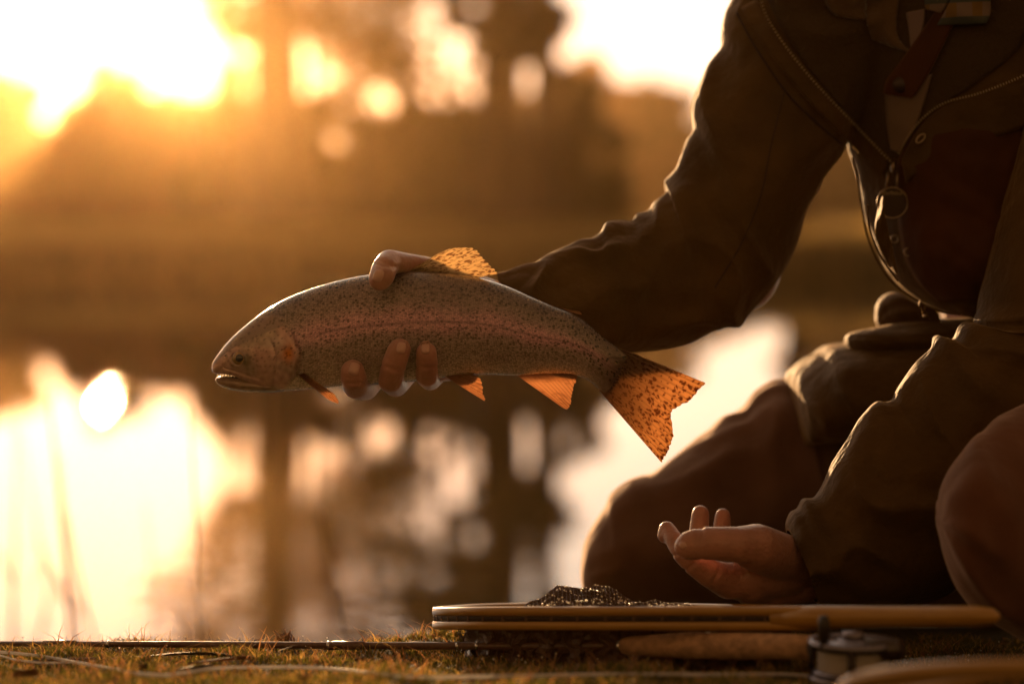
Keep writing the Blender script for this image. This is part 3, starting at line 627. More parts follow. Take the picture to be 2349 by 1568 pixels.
# left arm up to the shoulder, trunk, neck, head, thighs and shins
cap_chain(BV, BF, hs((1850, 1302, 2.18, 50), (1930, 1290, 2.19, 60), (2150, 1150, 2.20, 100), (2400, 930, 2.22, 110), (2520, 500, 2.26, 120), (2560, 20, 2.32, 140), (2300, -60, 2.42, 170)))
cap_chain(BV, BF, pc((2240, -60, 2.43, 200), (2330, 250, 2.45, 230), (2350, 560, 2.52, 220), (2420, 840, 2.60, 230)))
cap_chain(BV, BF, pc((2260, -60, 2.42, 150), (2220, -250, 2.40, 105), (2190, -380, 2.37, 130), (2170, -500, 2.36, 175), (2195, -560, 2.36, 180)))
cap_chain(BV, BF, pc((2030, -470, 2.32, 14), (2000, -430, 2.31, 20), (2030, -420, 2.32, 16)))
cap_chain(BV, BF, pc((2060, -370, 2.33, 60), (2090, -340, 2.34, 60)))
cap_chain(BV, BF, pc((2380, 900, 2.62, 200), (2000, 1080, 2.56, 150), (1480, 1270, 2.50, 100), (1500, 1300, 2.55, 80), (2050, 1320, 2.85, 80)))
cap_chain(BV, BF, pc((2480, 950, 2.40, 200), (2420, 1090, 2.15, 170), (2300, 1200, 2.03, 120), (2420, 1400, 2.2, 90)))
me = bpy.data.meshes.new('body'); me.from_pydata([tuple(v) for v in BV], [], BF)
body = link('body', me, m_skin, person)
rm = body.modifiers.new('skin', 'REMESH'); rm.mode = 'VOXEL'; rm.voxel_size = 0.0017; rm.use_smooth_shade = True
sm = body.modifiers.new('soft', 'SMOOTH'); sm.factor = .5; sm.iterations = 8
bpy.context.view_layer.update()
dg = bpy.context.evaluated_depsgraph_get()
me2 = bpy.data.meshes.new_from_object(body.evaluated_get(dg)); body.modifiers.clear()
# creases at the joints and knuckles, fine folds of the skin
co_ = np.zeros(len(me2.vertices) * 3, np.float32); me2.vertices.foreach_get('co', co_); co_ = co_.reshape(-1, 3)
no_ = np.zeros(len(me2.vertices) * 3, np.float32); me2.vertices.foreach_get('normal', no_); no_ = no_.reshape(-1, 3)
def crease(px, py, y, ax, ay, wd, ln, dep):
    """a shallow groove across a finger: centre, direction along the finger (screen), width, length, depth in metres"""
    c = np.array(P(px, py, y)); u = np.array([ax, 0, -ay], float); u /= np.linalg.norm(u); v = np.array([u[2], 0, -u[0]])
    d = co_ - c; a = d @ u; b = d @ v; m = (np.abs(d[:, 1]) < .03)
    co_[:] -= no_ * (m * dep * np.exp(-(a / wd) ** 2) * np.exp(-(b / ln) ** 4))[:, None]
for (x, y, Y, ax, ay) in ((1840, 1262, 2.12, 1, .5), (1832, 1252, 2.12, 1, .5), (1700, 1300, 2.09, .1, 1), (1670, 1298, 2.09, .1, 1), (1612, 1212, 2.09, 1, .1), (1606, 1222, 2.09, 1, .1), (1598, 1218, 2.09, 1, .25), (1586, 1296, 2.11, 1, 1.2), (1560, 1262, 2.12, 1, 1.5), (1640, 1322, 2.12, 1, .5),
                          (884, 608, 2.17, -.2, 1), (890, 603, 2.17, -.4, 1), (900, 845, 2.16, .3, -1), (979, 842, 2.16, 0, -1), (812, 880, 2.16, 0, -1)):
    crease(x, y, Y, ax, ay, .0018, .011, .0014)
me2.vertices.foreach_set('co', co_.ravel()); me2.update()
me2.polygons.foreach_set('use_smooth', [True] * len(me2.polygons)); body.data = me2
if not me2.materials: me2.materials.append(m_skin)
bb = bvh_of([body])
def nail(px, py, dx, dy, w, l):
    """fingernail lying on the skin: centre, direction of growth, half width, half length in picture units"""
    n = math.hypot(dx, dy); dx /= n; dy /= n; V = []; NN = 13; c0 = from_front(bb, px, py)
    if c0 is None: return
    for i in range(NN):
        for j in range(NN):
            a = -1 + 2 * i / (NN - 1); b_ = -1 + 2 * j / (NN - 1)
            # squircle outline
            aa = a * math.sqrt(1 - b_ * b_ * .38); cc = b_ * math.sqrt(1 - a * a * .30)
            x = px + dx * l * aa - dy * w * cc; y = py + dy * l * aa + dx * w * cc
            h = from_front(bb, x, y) or c0
            if abs(h.y - c0.y) > .008: h = Vector((P(x, y, c0.y).x, c0.y + .002, P(x, y, c0.y).z))
            V.append(h + Vector((0, -.0010 + .0010 * max(abs(a), abs(b_)) ** 5, 0)))
    o = mesh('fingernail', V, grid_faces(NN, NN), m_nail, body)
    s_ = o.modifiers.new('t', 'SOLIDIFY'); s_.thickness = .0005
    return o
nail(867, 632, -.32, 1, 13, 16); nail(921, 797, .18, -1, 12, 15); nail(976, 797, 0, -1, 11, 15); nail(813, 845, .35, -1, 13.5, 17); nail(1566, 1250, -1, .45, 9, 9)

def cloth(name, T, B, YC, DP, mt, parent, nu=220, nv=96, folds=0.0, seed=0, fdir=3.0, smooth_t=True, expo=1.0, arm=False, trans=None, capl=True):
    """a stuffed sleeve of cloth between two outlines (picture units) with its own distance and depth"""
    us = np.linspace(0, 1, nu); f = (lambda k: catmull(k, us)) if smooth_t else (lambda k: keyed([(i / (len(k) - 1), *p) for i, p in enumerate(k)], us))
    a = f(T); b_ = catmull(B, us); yc = catmull([(k,) for k in YC], us)[:, 0]; dp = catmull([(k,) for k in DP], us)[:, 0]
    cen = (a + b_) / 2; arc_ = np.concatenate([[0], np.cumsum(np.linalg.norm(np.diff(cen, axis=0), axis=1))]) * S * 2.2
    V = []
    for i in range(nu):
        h = (a[i] - b_[i]) / 2; hm = max(.004, np.linalg.norm(h) * S * yc[i]); c = cen[i]
        for j in range(nv):
            th = 2 * math.pi * j / nv; cs, sn = math.cos(th), math.sin(th)
            q = c + h * math.copysign(abs(cs) ** expo, cs)
            p = P(q[0], q[1], yc[i]); p.y -= dp[i] * math.copysign(abs(sn) ** expo, sn)
            if folds:
                w_ = arc_[i]; g_ = th / 6.283 * hm * 6.283
                r = noise.noise(Vector((w_ * 16 + 1.1 * cs + 2 * noise.noise(Vector((w_ * 9, math.sin(th) * .9, seed + 9))), math.cos(th) * .8 * fdir * .4, math.sin(th) * .8 * fdir * .4 + seed)))
                r = (1 - abs(r) * 3.2); r2 = noise.noise(Vector((w_ * 40 + cs, cs * 2, sn * 2 + seed)))
                k = folds * (max(-.6, r) + .35 * r2) * (1 - .55 * abs(cs) ** 6)
                nrm = Vector((h[0] * cs, 0, -h[1] * cs)); nrm = nrm.normalized() * abs(cs) if nrm.length > 0 else Vector()
                p += nrm * k * .55 + Vector((0, -sn * k, 0))
            V.append(p)
    F = grid_faces(nu, nv, True)
    if capl: F.append(tuple(range(nv))[::-1])
    F.append(tuple((nu - 1) * nv + j for j in range(nv)))
    return mesh(name, V, F, mt, parent)

# jacket: trunk, then sleeves and skirts as its parts
jacket = cloth('jacket',
    [(2150, -270), (2000, -200), (1930, -100), (1915, 0), (1920, 100), (1930, 200), (1944, 325), (1960, 380), (1972, 430), (1982, 480), (2000, 540), (2026, 600), (2062, 652), (2112, 688), (2160, 712), (2203, 719)],
    [(2450, -270), (2560, -230), (2640, -150), (2660, -50), (2660, 100), (2660, 200), (2650, 325), (2630, 400), (2600, 460), (2570, 520), (2540, 580), (2480, 640), (2400, 690), (2330, 720), (2270, 735), (2226, 728)],
    [2.43] * 10 + [2.42, 2.41, 2.40, 2.39, 2.38, 2.37], [.03, .10, .14, .15, .155, .155, .15, .15, .145, .14, .135, .125, .10, .07, .04, .01], m_jacket, person, nu=240, nv=120, folds=.004, seed=3, expo=1.22)
sleeveR = cloth('sleeve',
    [(1141, 628), (1160, 626), (1200, 610), (1228, 603), (1250, 590), (1290, 571), (1330, 549), (1360, 545), (1378, 534), (1392, 513), (1420, 506), (1448, 506), (1462, 490), (1488, 481), (1502, 462), (1530, 442), (1526, 422), (1534, 404), (1556, 376), (1568, 348), (1578, 322), (1592, 300), (1588, 268), (1589, 238), (1598, 205), (1615, 170), (1640, 132), (1656, 102), (1657, 62), (1666, 30), (1682, 0), (1705, -60), (1740, -120), (1800, -190), (1900, -240)],
    [(1168, 800), (1190, 812), (1215, 822), (1245, 830), (1290, 832), (1340, 828), (1390, 818), (1440, 807), (1480, 803), (1530, 796), (1582, 785), (1622, 764), (1652, 752), (1692, 750), (1722, 722), (1770, 660), (1803, 605), (1832, 545), (1858, 470), (1895, 400), (1945, 328), (1995, 240), (2050, 130), (2110, 20), (2190, -80)],
    [2.275, 2.29, 2.31, 2.33, 2.36, 2.37, 2.38, 2.39, 2.40, 2.41, 2.42, 2.43], [.032, .044, .05, .055, .06, .06, .062, .065, .068, .072, .08, .09], m_jacket, jacket, nu=460, nv=120, folds=.0080, seed=1, smooth_t=True, capl=False)
sleeveL = cloth('sleeve',
    [(1812, 1222), (1808, 1205), (1818, 1180), (1834, 1170), (1846, 1148), (1872, 1144), (1892, 1112), (1912, 1062), (1945, 1010), (1985, 950), (2010, 926), (2036, 925), (2052, 918), (2060, 898), (2080, 868), (2108, 832), (2138, 802), (2148, 775), (2170, 772), (2186, 776), (2200, 748), (2220, 736), (2238, 742), (2262, 650), (2300, 500), (2350, 300), (2400, 80), (2440, -80), (2500, -200)],
    [(1868, 1375), (1885, 1390), (1920, 1400), (1960, 1404), (2010, 1402), (2080, 1390), (2150, 1370), (2200, 1340), (2250, 1305), (2330, 1220), (2410, 1100), (2480, 950), (2520, 850), (2580, 650), (2660, 350), (2720, 100), (2740, -150)],
    [2.165, 2.17, 2.18, 2.19, 2.20, 2.21, 2.22, 2.24, 2.27, 2.30], [.056, .06, .06, .063, .066, .068, .07, .072, .075, .08], m_jacket, jacket, nu=460, nv=120, folds=.0075, seed=5, capl=False)
skirt = cloth('jacket_skirt',
    [(1814, 885), (1814, 862), (1822, 846), (1850, 822), (1875, 808), (1890, 795), (1902, 789), (1935, 786), (1960, 780), (2050, 765), (2160, 755), (2300, 750)],
    [(1818, 900), (1824, 950), (1832, 1000), (1842, 1022), (1870, 1018), (1900, 1012), (1950, 1010), (2000, 1010), (2080, 1010), (2160, 1000), (2260, 1000), (2350, 1000)],
    [2.50, 2.49, 2.48, 2.47, 2.46], [.06, .10, .12, .13, .13], m_jacket, jacket, nu=200, nv=80, folds=.005, seed=8)
cloth('pocket_flap', [(1940, 790), (1941, 772), (1952, 764), (1975, 757), (2010, 750), (2060, 742), (2130, 734), (2240, 730)], [(1944, 796), (1950, 802), (1970, 806), (2010, 808), (2060, 808), (2110, 810), (2160, 815), (2260, 820)], [2.44, 2.42, 2.42], [.01, .04, .05], m_jacket, jacket, nu=120, nv=48, folds=.003, seed=11)
cloth('jacket_fold', [(2009, 735), (2010, 705), (2022, 684), (2040, 672), (2062, 672), (2090, 688), (2130, 700)], [(2014, 748), (2030, 752), (2050, 752), (2080, 752), (2110, 752), (2130, 752), (2150, 752)], [2.47, 2.45, 2.44], [.01, .03, .04], m_jacket, jacket, nu=90, nv=48, folds=.003, seed=12)

# trousers
trousers = cloth('trousers',
    [(1334, 1338), (1333, 1300), (1342, 1245), (1366, 1200), (1388, 1168), (1402, 1136), (1440, 1105), (1470, 1092), (1500, 1083), (1560, 1040), (1622, 990), (1665, 955), (1705, 936), (1732, 902), (1768, 878), (1820, 868), (1900, 850), (2050, 840), (2250, 830)],
    [(1342, 1370), (1352, 1392), (1375, 1405), (1410, 1412), (1460, 1415), (1520, 1418), (1590, 1420), (1660, 1420), (1740, 1420), (1850, 1415), (2000, 1420), (2150, 1430), (2400, 1440)],
    [2.50, 2.50, 2.51, 2.52, 2.54, 2.56, 2.60], [.035, .07, .085, .095, .10, .12, .13], m_trouser, person, nu=260, nv=90, folds=.008, seed=20)
cloth('trouser_leg', [(1400, 1420), (1420, 1340), (1550, 1290), (1800, 1280), (2100, 1290)], [(1410, 1440), (1440, 1450), (1560, 1450), (1800, 1440), (2100, 1420)], [2.56, 2.65, 2.80, 2.95], [.03, .06, .06, .06], m_trouser, trousers, nu=60, nv=40, folds=.003, seed=22)
cloth('trouser_leg', [(2158, 1180), (2164, 1125), (2186, 1080), (2212, 1040), (2235, 1008), (2262, 990), (2296, 958), (2349, 930), (2450, 880), (2620, 820), (2820, 790)],
    [(2159, 1215), (2166, 1262), (2184, 1318), (2205, 1360), (2240, 1402), (2300, 1440), (2380, 1480), (2480, 1500), (2620, 1510), (2720, 1510), (2850, 1480)],
    [1.99, 2.0, 2.03, 2.08, 2.15], [.02, .06, .075, .085, .10], m_trouser2, trousers, nu=180, nv=80, folds=.005, seed=25)

# jacket front: facing, zip, shirt; all laid on the cloth
bpy.context.view_layer.update()
jb_ = bvh_of([jacket, sleeveR])
def on(px, py, off, lim=None):
    h = from_front(jb_, px, py)
    if h is None: h = P(px, py, 2.33)
    return h + (Vector((0, 0, HC)) - h).normalized() * off
def patch(name, L, Rr, off, mt, parent, nu=26, nv=14, thick=.0015, puff=.0, wav=.0008):
    us = np.linspace(0, 1, nu); a = catmull(L, us); b_ = catmull(Rr, us); V = []
    for i in range(nu):
        for j in range(nv):
            f = j / (nv - 1); q = a[i] * (1 - f) + b_[i] * f
            V.append(on(q[0], q[1], off + puff * math.sin(f * math.pi) * math.sin(us[i] * math.pi) + wav * noise.noise(Vector((q[0] * .03, q[1] * .03, 7)))))
    o = mesh(name, V, grid_faces(nu, nv), mt, parent); s_ = o.modifiers.new('t', 'SOLIDIFY'); s_.thickness = thick; s_.offset = 0
    return o
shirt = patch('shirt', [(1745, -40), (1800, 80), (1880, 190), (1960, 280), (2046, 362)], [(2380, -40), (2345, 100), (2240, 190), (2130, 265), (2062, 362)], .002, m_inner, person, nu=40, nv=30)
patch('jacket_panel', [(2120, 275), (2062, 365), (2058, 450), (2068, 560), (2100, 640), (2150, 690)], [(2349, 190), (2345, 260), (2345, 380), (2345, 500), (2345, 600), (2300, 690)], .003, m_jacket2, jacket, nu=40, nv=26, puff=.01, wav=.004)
patch('front_facing', [(2349, 190), (2240, 215), (2150, 255), (2105, 300), (2070, 365)], [(2355, 290), (2270, 320), (2190, 350), (2120, 385), (2080, 420)], .007, m_jacket, jacket, nu=30, nv=10, thick=.003)
patch('front_facing', [(1735, 0), (1800, 103), (1870, 190), (1950, 275), (2040, 366)], [(1700, 20), (1768, 125), (1840, 215), (1925, 305), (2025, 400)], .004, m_jacket, jacket, nu=30, nv=8, thick=.003)
patch('placket', [(2030, 195), (2032, 250), (2036, 300), (2044, 345)], [(2138, 170), (2118, 240), (2095, 300), (2060, 350)], .006, m_shirt, shirt, nu=20, nv=10)
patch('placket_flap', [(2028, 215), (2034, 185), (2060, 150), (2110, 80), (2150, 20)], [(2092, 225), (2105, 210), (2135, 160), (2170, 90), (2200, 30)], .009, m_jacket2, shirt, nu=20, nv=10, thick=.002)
patch('undershirt', [(2078, 30), (2084, 60), (2090, 110)], [(2122, 20), (2118, 60), (2104, 112)], .0075, m_tee, shirt, nu=12, nv=8)
patch('inner_collar', [(1985, -10), (1988, 50), (2000, 90)], [(2062, -10), (2058, 80), (2096, 125)], .006, m_collar, shirt, nu=16, nv=12, puff=.008)
patch('inner_collar', [(1880, -20), (1905, 25), (1925, 38)], [(1990, -20), (1988, 30), (1984, 46)], .006, m_collar, shirt, nu=12, nv=10, puff=.005)
m_plaid = bpy.data.materials.new('plaid cotton'); m_plaid.use_nodes = True; t = m_plaid.node_tree; b = t.nodes['Principled BSDF']; b.inputs['Roughness'].default_value = .9
tc = N(t, 'ShaderNodeTexCoord'); acc = None
for ax, colr in (('X', (.16, .09, .02, 1)), ('Z', (.05, .06, .055, 1))):
    wv_ = N(t, 'ShaderNodeTexWave', bands_direction=ax); wv_.inputs['Scale'].default_value = 14; t.links.new(tc.outputs['Object'], wv_.inputs['Vector'])
    rp = N(t, 'ShaderNodeMapRange'); rp.inputs[1].default_value = .62; rp.inputs[2].default_value = .7; t.links.new(wv_.outputs['Fac'], rp.inputs[0])
    mm = N(t, 'ShaderNodeMix', data_type='RGBA'); mm.inputs[7].default_value = colr; mm.inputs[6].default_value = (.17, .12, .095, 1); t.links.new(rp.outputs[0], mm.inputs[0])
    if acc: t.links.new(acc.outputs[2], mm.inputs[6])
    acc = mm
t.links.new(acc.outputs[2], b.inputs['Base Color'])
patch('plaid_collar', [(2190, -20), (2172, 20), (2150, 58)], [(2272, -20), (2272, 30), (2262, 54)], .011, m_plaid, shirt, nu=14, nv=12, puff=.003, thick=.002)
patch('plaid_collar', [(2120, -20), (2122, 10), (2125, 22)], [(2190, -20), (2176, 5), (2160, 30)], .010, m_plaid, shirt, nu=10, nv=8, thick=.002)
sb = on(2065, 195, .012); lens('snap_button', 2065, 195, sb.y, 18 * S * sb.y, .003, mat('dark snap', (.03, .015, .01), .3, metal=.4), shirt)
def torus(name, c, R0, r, mt, parent, n=48, m=10, ax=(1, 0, 0), az=(0, 0, 1), sx=1, sz=1):
    ax = Vector(ax); az = Vector(az); ay = ax.cross(az); V = []
    for i in range(n):
        a = 2 * math.pi * i / n; d = ax * (math.cos(a) * sx) + az * (math.sin(a) * sz)
        for j in range(m):
            b_ = 2 * math.pi * j / m; V.append(c + d * R0 + d.normalized() * (math.cos(b_) * r) + ay * (math.sin(b_) * r))
    F = [(i * m + j, ((i + 1) % n) * m + j, ((i + 1) % n) * m + (j + 1) % m, i * m + (j + 1) % m) for i in range(n) for j in range(m)]
    return mesh(name, V, F, mt, parent)
torus('eyelet', on(2112, 318, .013), 13 * S * 2.28, .0011, m_metal, jacket, ax=Vector((.7, 0, .7)), az=Vector((-.5, 0, .5)), sx=1, sz=.7)
for (x, y) in ((2052, 548), (2083, 578)): torus('eyelet', on(x, y, .006), 9 * S * 2.28, .0008, m_metal, jacket)
m_seam = mat('seam thread', (.03, .014, .004), .9)
def seam(name, ln, off, r, parent): tube(name, [on(x, y, off) for x, y in catmull(ln, np.linspace(0, 1, 50))], r, m_seam, parent, nv=6)
seam('seam', [(1800, 210), (1770, 330), (1745, 450), (1700, 560), (1640, 660)], .0004, .0006, sleeveR)
seam('seam', [(1690, 30), (1740, 120), (1820, 230), (1930, 330)], .0006, .0012, jacket)
# zip teeth: too small to pick apart singly, one joined part per side
def teeth(line, step, off, tilt):
    ln = catmull(line, np.linspace(0, 1, 400)); d = np.concatenate([[0], np.cumsum(np.linalg.norm(np.diff(ln, axis=0), axis=1))]); V = []; F = []
    for s_ in np.arange(0, d[-1], step):
        q = np.array([np.interp(s_, d, ln[:, 0]), np.interp(s_, d, ln[:, 1])]); q2 = np.array([np.interp(s_ + 4, d, ln[:, 0]), np.interp(s_ + 4, d, ln[:, 1])])
        c = on(q[0], q[1], off); t_ = (on(q2[0], q2[1], off) - c); t_.y = 0; t_ = t_.normalized(); n_ = Vector((t_.z, 0, -t_.x)); k = len(V)
        for a in (-1, 1):
            for b_ in (-1, 1):
                for e in (-1, 1): V.append(c + t_ * a * .0005 + n_ * b_ * .0011 + Vector((0, e * .0009, 0)))
        F += [tuple(k + i for i in f) for f in ((0, 1, 3, 2), (4, 6, 7, 5), (0, 4, 5, 1), (2, 3, 7, 6), (0, 2, 6, 4), (1, 5, 7, 3))]
    o = mesh('zip_teeth', V, F, m_metal, jacket, smooth=False); o['kind'] = 'stuff'
teeth([(1742, -10), (1760, 40), (1800, 103), (1870, 190), (1950, 275), (2044, 372)], 8.4, .009, 0)
teeth([(2360, 168), (2310, 190), (2240, 216), (2170, 235), (2120, 268), (2085, 310), (2062, 352)], 7.0, .012, 0)
# zip pull: slider, two-legged hanger, flat ring with faint lettering
zp = on(2048, 390, .014); k = S * zp.y
slider = tube('zip_pull', [P(2048, 372, zp.y), P(2048, 384, zp.y), P(2048, 396, zp.y)], [.004, .0052, .0035], m_metal, jacket, flat=(1, .5))
for x in (-1, 1): tube('hanger', [P(2048 + x * 11, 394, zp.y - .002), P(2046 + x * 11, 412, zp.y - .003), P(2045 + x * 12, 430, zp.y - .003)], [.0012, .0014, .0017], m_metal, slider, flat=(1, .4), nv=8)
torus('ring', P(2047, 465, zp.y - .003), 35 * k, .00085, m_metal, slider, n=72)
lens('ring_plate', 2047, 465, zp.y - .0015, 34 * k, .0003, mat('dark ring plate', (.04, .022, .01), .5, metal=.5), slider, rings=3)
cu = bpy.data.curves.new('ring_lettering', 'FONT'); cu.body = 'Barbour'; cu.size = .0062; cu.align_x = 'CENTER'; cu.extrude = .0001
tmp_ = bpy.data.objects.new('ring_lettering', cu); C.objects.link(tmp_); bpy.context.view_layer.update(); me_ = bpy.data.meshes.new_from_object(tmp_.evaluated_get(bpy.context.evaluated_depsgraph_get())); bpy.data.objects.remove(tmp_); lt = link('ring_lettering', me_, m_metal, slider, False); lt.location = P(2048, 447, zp.y - .0032); lt.rotation_euler = (R(90), 0, 0)
# loose front edges of the open jacket lit from behind
m_edge = mat('jacket edge cloth', (0.07, 0.035, 0.010), 0.9, sheen=.3, sheen_tint=(1, .6, .25), trans=.02, spec=.1)
def strip(name, A, B_, Y0, Y1, mt, parent, nu=40, nv=8):
    us = np.linspace(0, 1, nu); a = catmull(A, us); b_ = catmull(B_, us); V = []
    for i in range(nu):
        for j in range(nv):
            f = j / (nv - 1); q = a[i] * (1 - f) + b_[i] * f; V.append(P(q[0], q[1], Y0 + (Y1 - Y0) * f + .006 * math.sin(us[i] * 9 + f * 3)))
    o = mesh(name, V, grid_faces(nu, nv), mt, parent); s_ = o.modifiers.new('t', 'SOLIDIFY'); s_.thickness = .0016; return o
for nm_, ln_, yy_, r_ in (('hem_highlight_tube', [(1955, 362), (1966, 400), (1972, 440), (1978, 480), (1990, 540), (2014, 600), (2052, 652), (2106, 690), (2158, 714), (2203, 721)], 2.40, .0011), ('hem_highlight_tube', [(1990, 470), (1992, 510), (2004, 552), (2026, 598), (2060, 645)], 2.33, .0008)):
    tube(nm_, [P(x, y, yy_ - .0001 * y) for x, y in catmull(ln_, np.linspace(0, 1, 60))], r_, m_edge, jacket, nv=8)  # thin tubes added along the hem edge to catch a line highlight
strip('front_edge', [(2022, 450), (2016, 485), (2010, 520), (2014, 560), (2034, 600), (2052, 620)], [(2030, 450), (2030, 485), (2034, 520), (2046, 560), (2054, 600), (2060, 628)], 2.285, 2.275, m_jacket, jacket)
strip('tape', [(2108, 690), (2112, 705), (2118, 728)], [(2114, 690), (2120, 705), (2132, 730)], 2.30, 2.30, m_edge, jacket)
# hair and cap-free head stays above the picture
hair = []; hf = []
cap_chain(hair, hf, pc((2215, -585, 2.36, 190), (2250, -520, 2.37, 180))); o = mesh('hair', hair, hf, mat('brown hair', (.05, .03, .02), .7, bump=(200, 1, .01)), person)
# ---------------------------------------------------------------- tackle on the bank
def at_ground(px, py, up=0.0):
    """the point of the bank seen at a picture position, lifted a little"""
    best = None
    for y in np.linspace(1.5, 2.7, 600):
        p = P(px, py, y)
        if p.z <= bank_z(p.x, y) + up: return p
    return P(px, py, 2.2)
m_wood = bpy.data.materials.new('varnished ash wood'); m_wood.use_nodes = True; t = m_wood.node_tree; b = t.nodes['Principled BSDF']
tc = N(t, 'ShaderNodeTexCoord'); mp = N(t, 'ShaderNodeMapping'); mp.inputs['Scale'].default_value = (6, 40, 160); t.links.new(tc.outputs['Object'], mp.inputs[0])
nz = N(t, 'ShaderNodeTexNoise'); nz.inputs['Scale'].default_value = 2; nz.inputs['Detail'].default_value = 6; t.links.new(mp.outputs[0], nz.inputs['Vector'])
cr = N(t, 'ShaderNodeMix', data_type='RGBA'); cr.inputs[6].default_value = (.28, .13, .016, 1); cr.inputs[7].default_value = (.46, .25, .035, 1); t.links.new(nz.outputs[0], cr.inputs[0]); t.links.new(cr.outputs[2], b.inputs['Base Color'])
b.inputs['Roughness'].default_value = .35; b.inputs['Coat Weight'].default_value = .6; b.inputs['Coat Roughness'].default_value = .15
m_lace = mat('dark lacing', (.03, .015, .008), .7, noise_s=200, noise_a=.6); m_net = mat('wet net cord', (.095, .04, .018), .4, coat=.5, bump=(700, 1, .003))
m_droplet = mat('water droplets', (.9, .8, .6), .05, coat=1, spec=1)
HOOP = [(-.066, 2.205), (-.066, 2.175), (-.052, 2.135), (-.02, 2.09), (.04, 2.055), (.11, 2.025), (.18, 1.998), (.228, 1.975), (.248, 1.975), (.25, 2.0), (.235, 2.05), (.20, 2.13), (.15, 2.21), (.09, 2.27), (.02, 2.295), (-.035, 2.27), (-.058, 2.235)]
def plane_z(x, y, py): return HC - (py - HZ) * S * y
def closed(pts, n):
    p = np.asarray(pts + pts[:1], float); ext = np.vstack([p[-2], p, p[1]]); m = len(p) - 1; out = []
    for k in range(n):
        u = k / n * m; i = int(u); f = u - i; a, b0, c, d = ext[i], ext[i + 1], ext[i + 2], ext[i + 3]
        out.append(.5 * ((2 * b0) + (-a + c) * f + (2 * a - 5 * b0 + 4 * c - d) * f * f + (-a + 3 * b0 - 3 * c + d) * f ** 3))
    return np.array(out)
hp_ = closed(HOOP, 260); hc_ = hp_.mean(0)
NEARX = [-.07, -.066, -.052, -.02, .04, .11, .18, .25]; NEARY = [2.19, 2.175, 2.135, 2.09, 2.055, 2.025, 1.998, 1.97]
def rim_z(x, y): return plane_z(0, y, 1417) + .020 * max(0, y - float(np.interp(x, NEARX, NEARY)))
def hoop_part(name, z0, z1, w0, mt, parent, rnd=.0015):
    V = []; sec = [(-w0, z0 + rnd), (-w0 + rnd, z0), (w0 - rnd, z0), (w0, z0 + rnd), (w0, z1 - rnd), (w0 - rnd, z1), (-w0 + rnd, z1), (-w0, z1 - rnd)]
    n = len(hp_)
    for i in range(n):
        t_ = hp_[(i + 1) % n] - hp_[i - 1]; t_ /= np.linalg.norm(t_); nn = np.array([t_[1], -t_[0]])
        y = hp_[i][1]; far = max(0, y - 2.0 - .45 * max(0, .1 - hp_[i][0]))
        zc = rim_z(*hp_[i])
        for (a, b_) in sec: q = hp_[i] + nn * a; V.append((q[0], q[1], zc + b_))
    m = len(sec); F = [(i * m + j, ((i + 1) % n) * m + j, ((i + 1) % n) * m + (j + 1) % m, i * m + (j + 1) % m) for i in range(n) for j in range(m)]
    return mesh(name, V, F, mt, parent)
net = empty('landing_net', (.1, 2.1, 0)); tag(net, 'wooden landing net lying before the kneeling person, dark mesh bag bunched inside its rim', 'landing net')
rim = hoop_part('rim', .0022, .0098, .0048, m_wood, net); hoop_part('rim', -.0098, -.0022, .0048, m_wood, net); hoop_part('lacing', -.0026, .0026, .0038, m_lace, net, .0005)
# lacing turns through the groove
V = []; F = []
for i in range(0, 260, 5):
    if hp_[i][1] > 2.2: continue
    t_ = hp_[(i + 1) % 260] - hp_[i - 1]; t_ /= np.linalg.norm(t_); nn = np.array([t_[1], -t_[0]])
    y = hp_[i][1]; zc = rim_z(*hp_[i]); k = len(V)
    for a in (-.0043, .0043):
        for s_ in (-.0012, .0012):
            for z in (-.0024, .0024): q = hp_[i] + nn * a + t_ * s_; V.append((q[0], q[1], zc + z))
    F += [tuple(k + j for j in f) for f in ((0, 1, 3, 2), (4, 6, 7, 5), (0, 4, 5, 1), (2, 3, 7, 6), (0, 2, 6, 4), (1, 5, 7, 3))]
o = mesh('cord_turns', V, F, mat('cord turns', (.10, .05, .025), .6), net, smooth=False); o['kind'] = 'stuff'
hpath = [(.215, 1.985, 1416), (.25, 1.966, 1415), (.30, 1.935, 1414), (.335, 1.908, 1413), (.362, 1.885, 1412), (.374, 1.878, 1412), (.378, 1.875, 1412)]
tube('handle', [(x, y, plane_z(0, y, py)) for x, y, py in hpath], [.0095, .0098, .0090, .0085, .0082, .006, .002], m_wood, net, nv=20)
# bag: bunched mesh inside the hoop and hanging below it
def inside(x, y):
    c = False; n = len(hp_)
    j = n - 1
    for i in range(0, n, 1):
        if ((hp_[i][1] > y) != (hp_[j][1] > y)) and (x < (hp_[j][0] - hp_[i][0]) * (y - hp_[i][1]) / (hp_[j][1] - hp_[i][1] + 1e-12) + hp_[i][0]): c = not c
        j = i
    return c
def netmesh(name, fz, x0, x1, y0, y1, cell, wire, test=True):
    nx = int((x1 - x0) / cell); ny = int((y1 - y0) / cell); V = []; ok = {}; F = []
    for i in range(nx):
        for j in range(ny):
            x = x0 + i * cell + .4 * cell * noise.noise(Vector((i * .7, j * .7, 1))); y = y0 + j * cell + .4 * cell * noise.noise(Vector((i * .7, j * .7, 5)))
            ok[i, j] = (not test) or inside(x, y); V.append((x, y, fz(x, y)))
    for i in range(nx - 1):
        for j in range(ny - 1):
            if ok[i, j] and ok[i + 1, j] and ok[i, j + 1] and ok[i + 1, j + 1]: F.append((i * ny + j, (i + 1) * ny + j, (i + 1) * ny + j + 1, i * ny + j + 1))
    o = mesh(name, V, F, m_net, net, smooth=False); wm = o.modifiers.new('w', 'WIREFRAME'); wm.thickness = wire; wm.use_even_offset = False; wm.use_replace = True
    return o
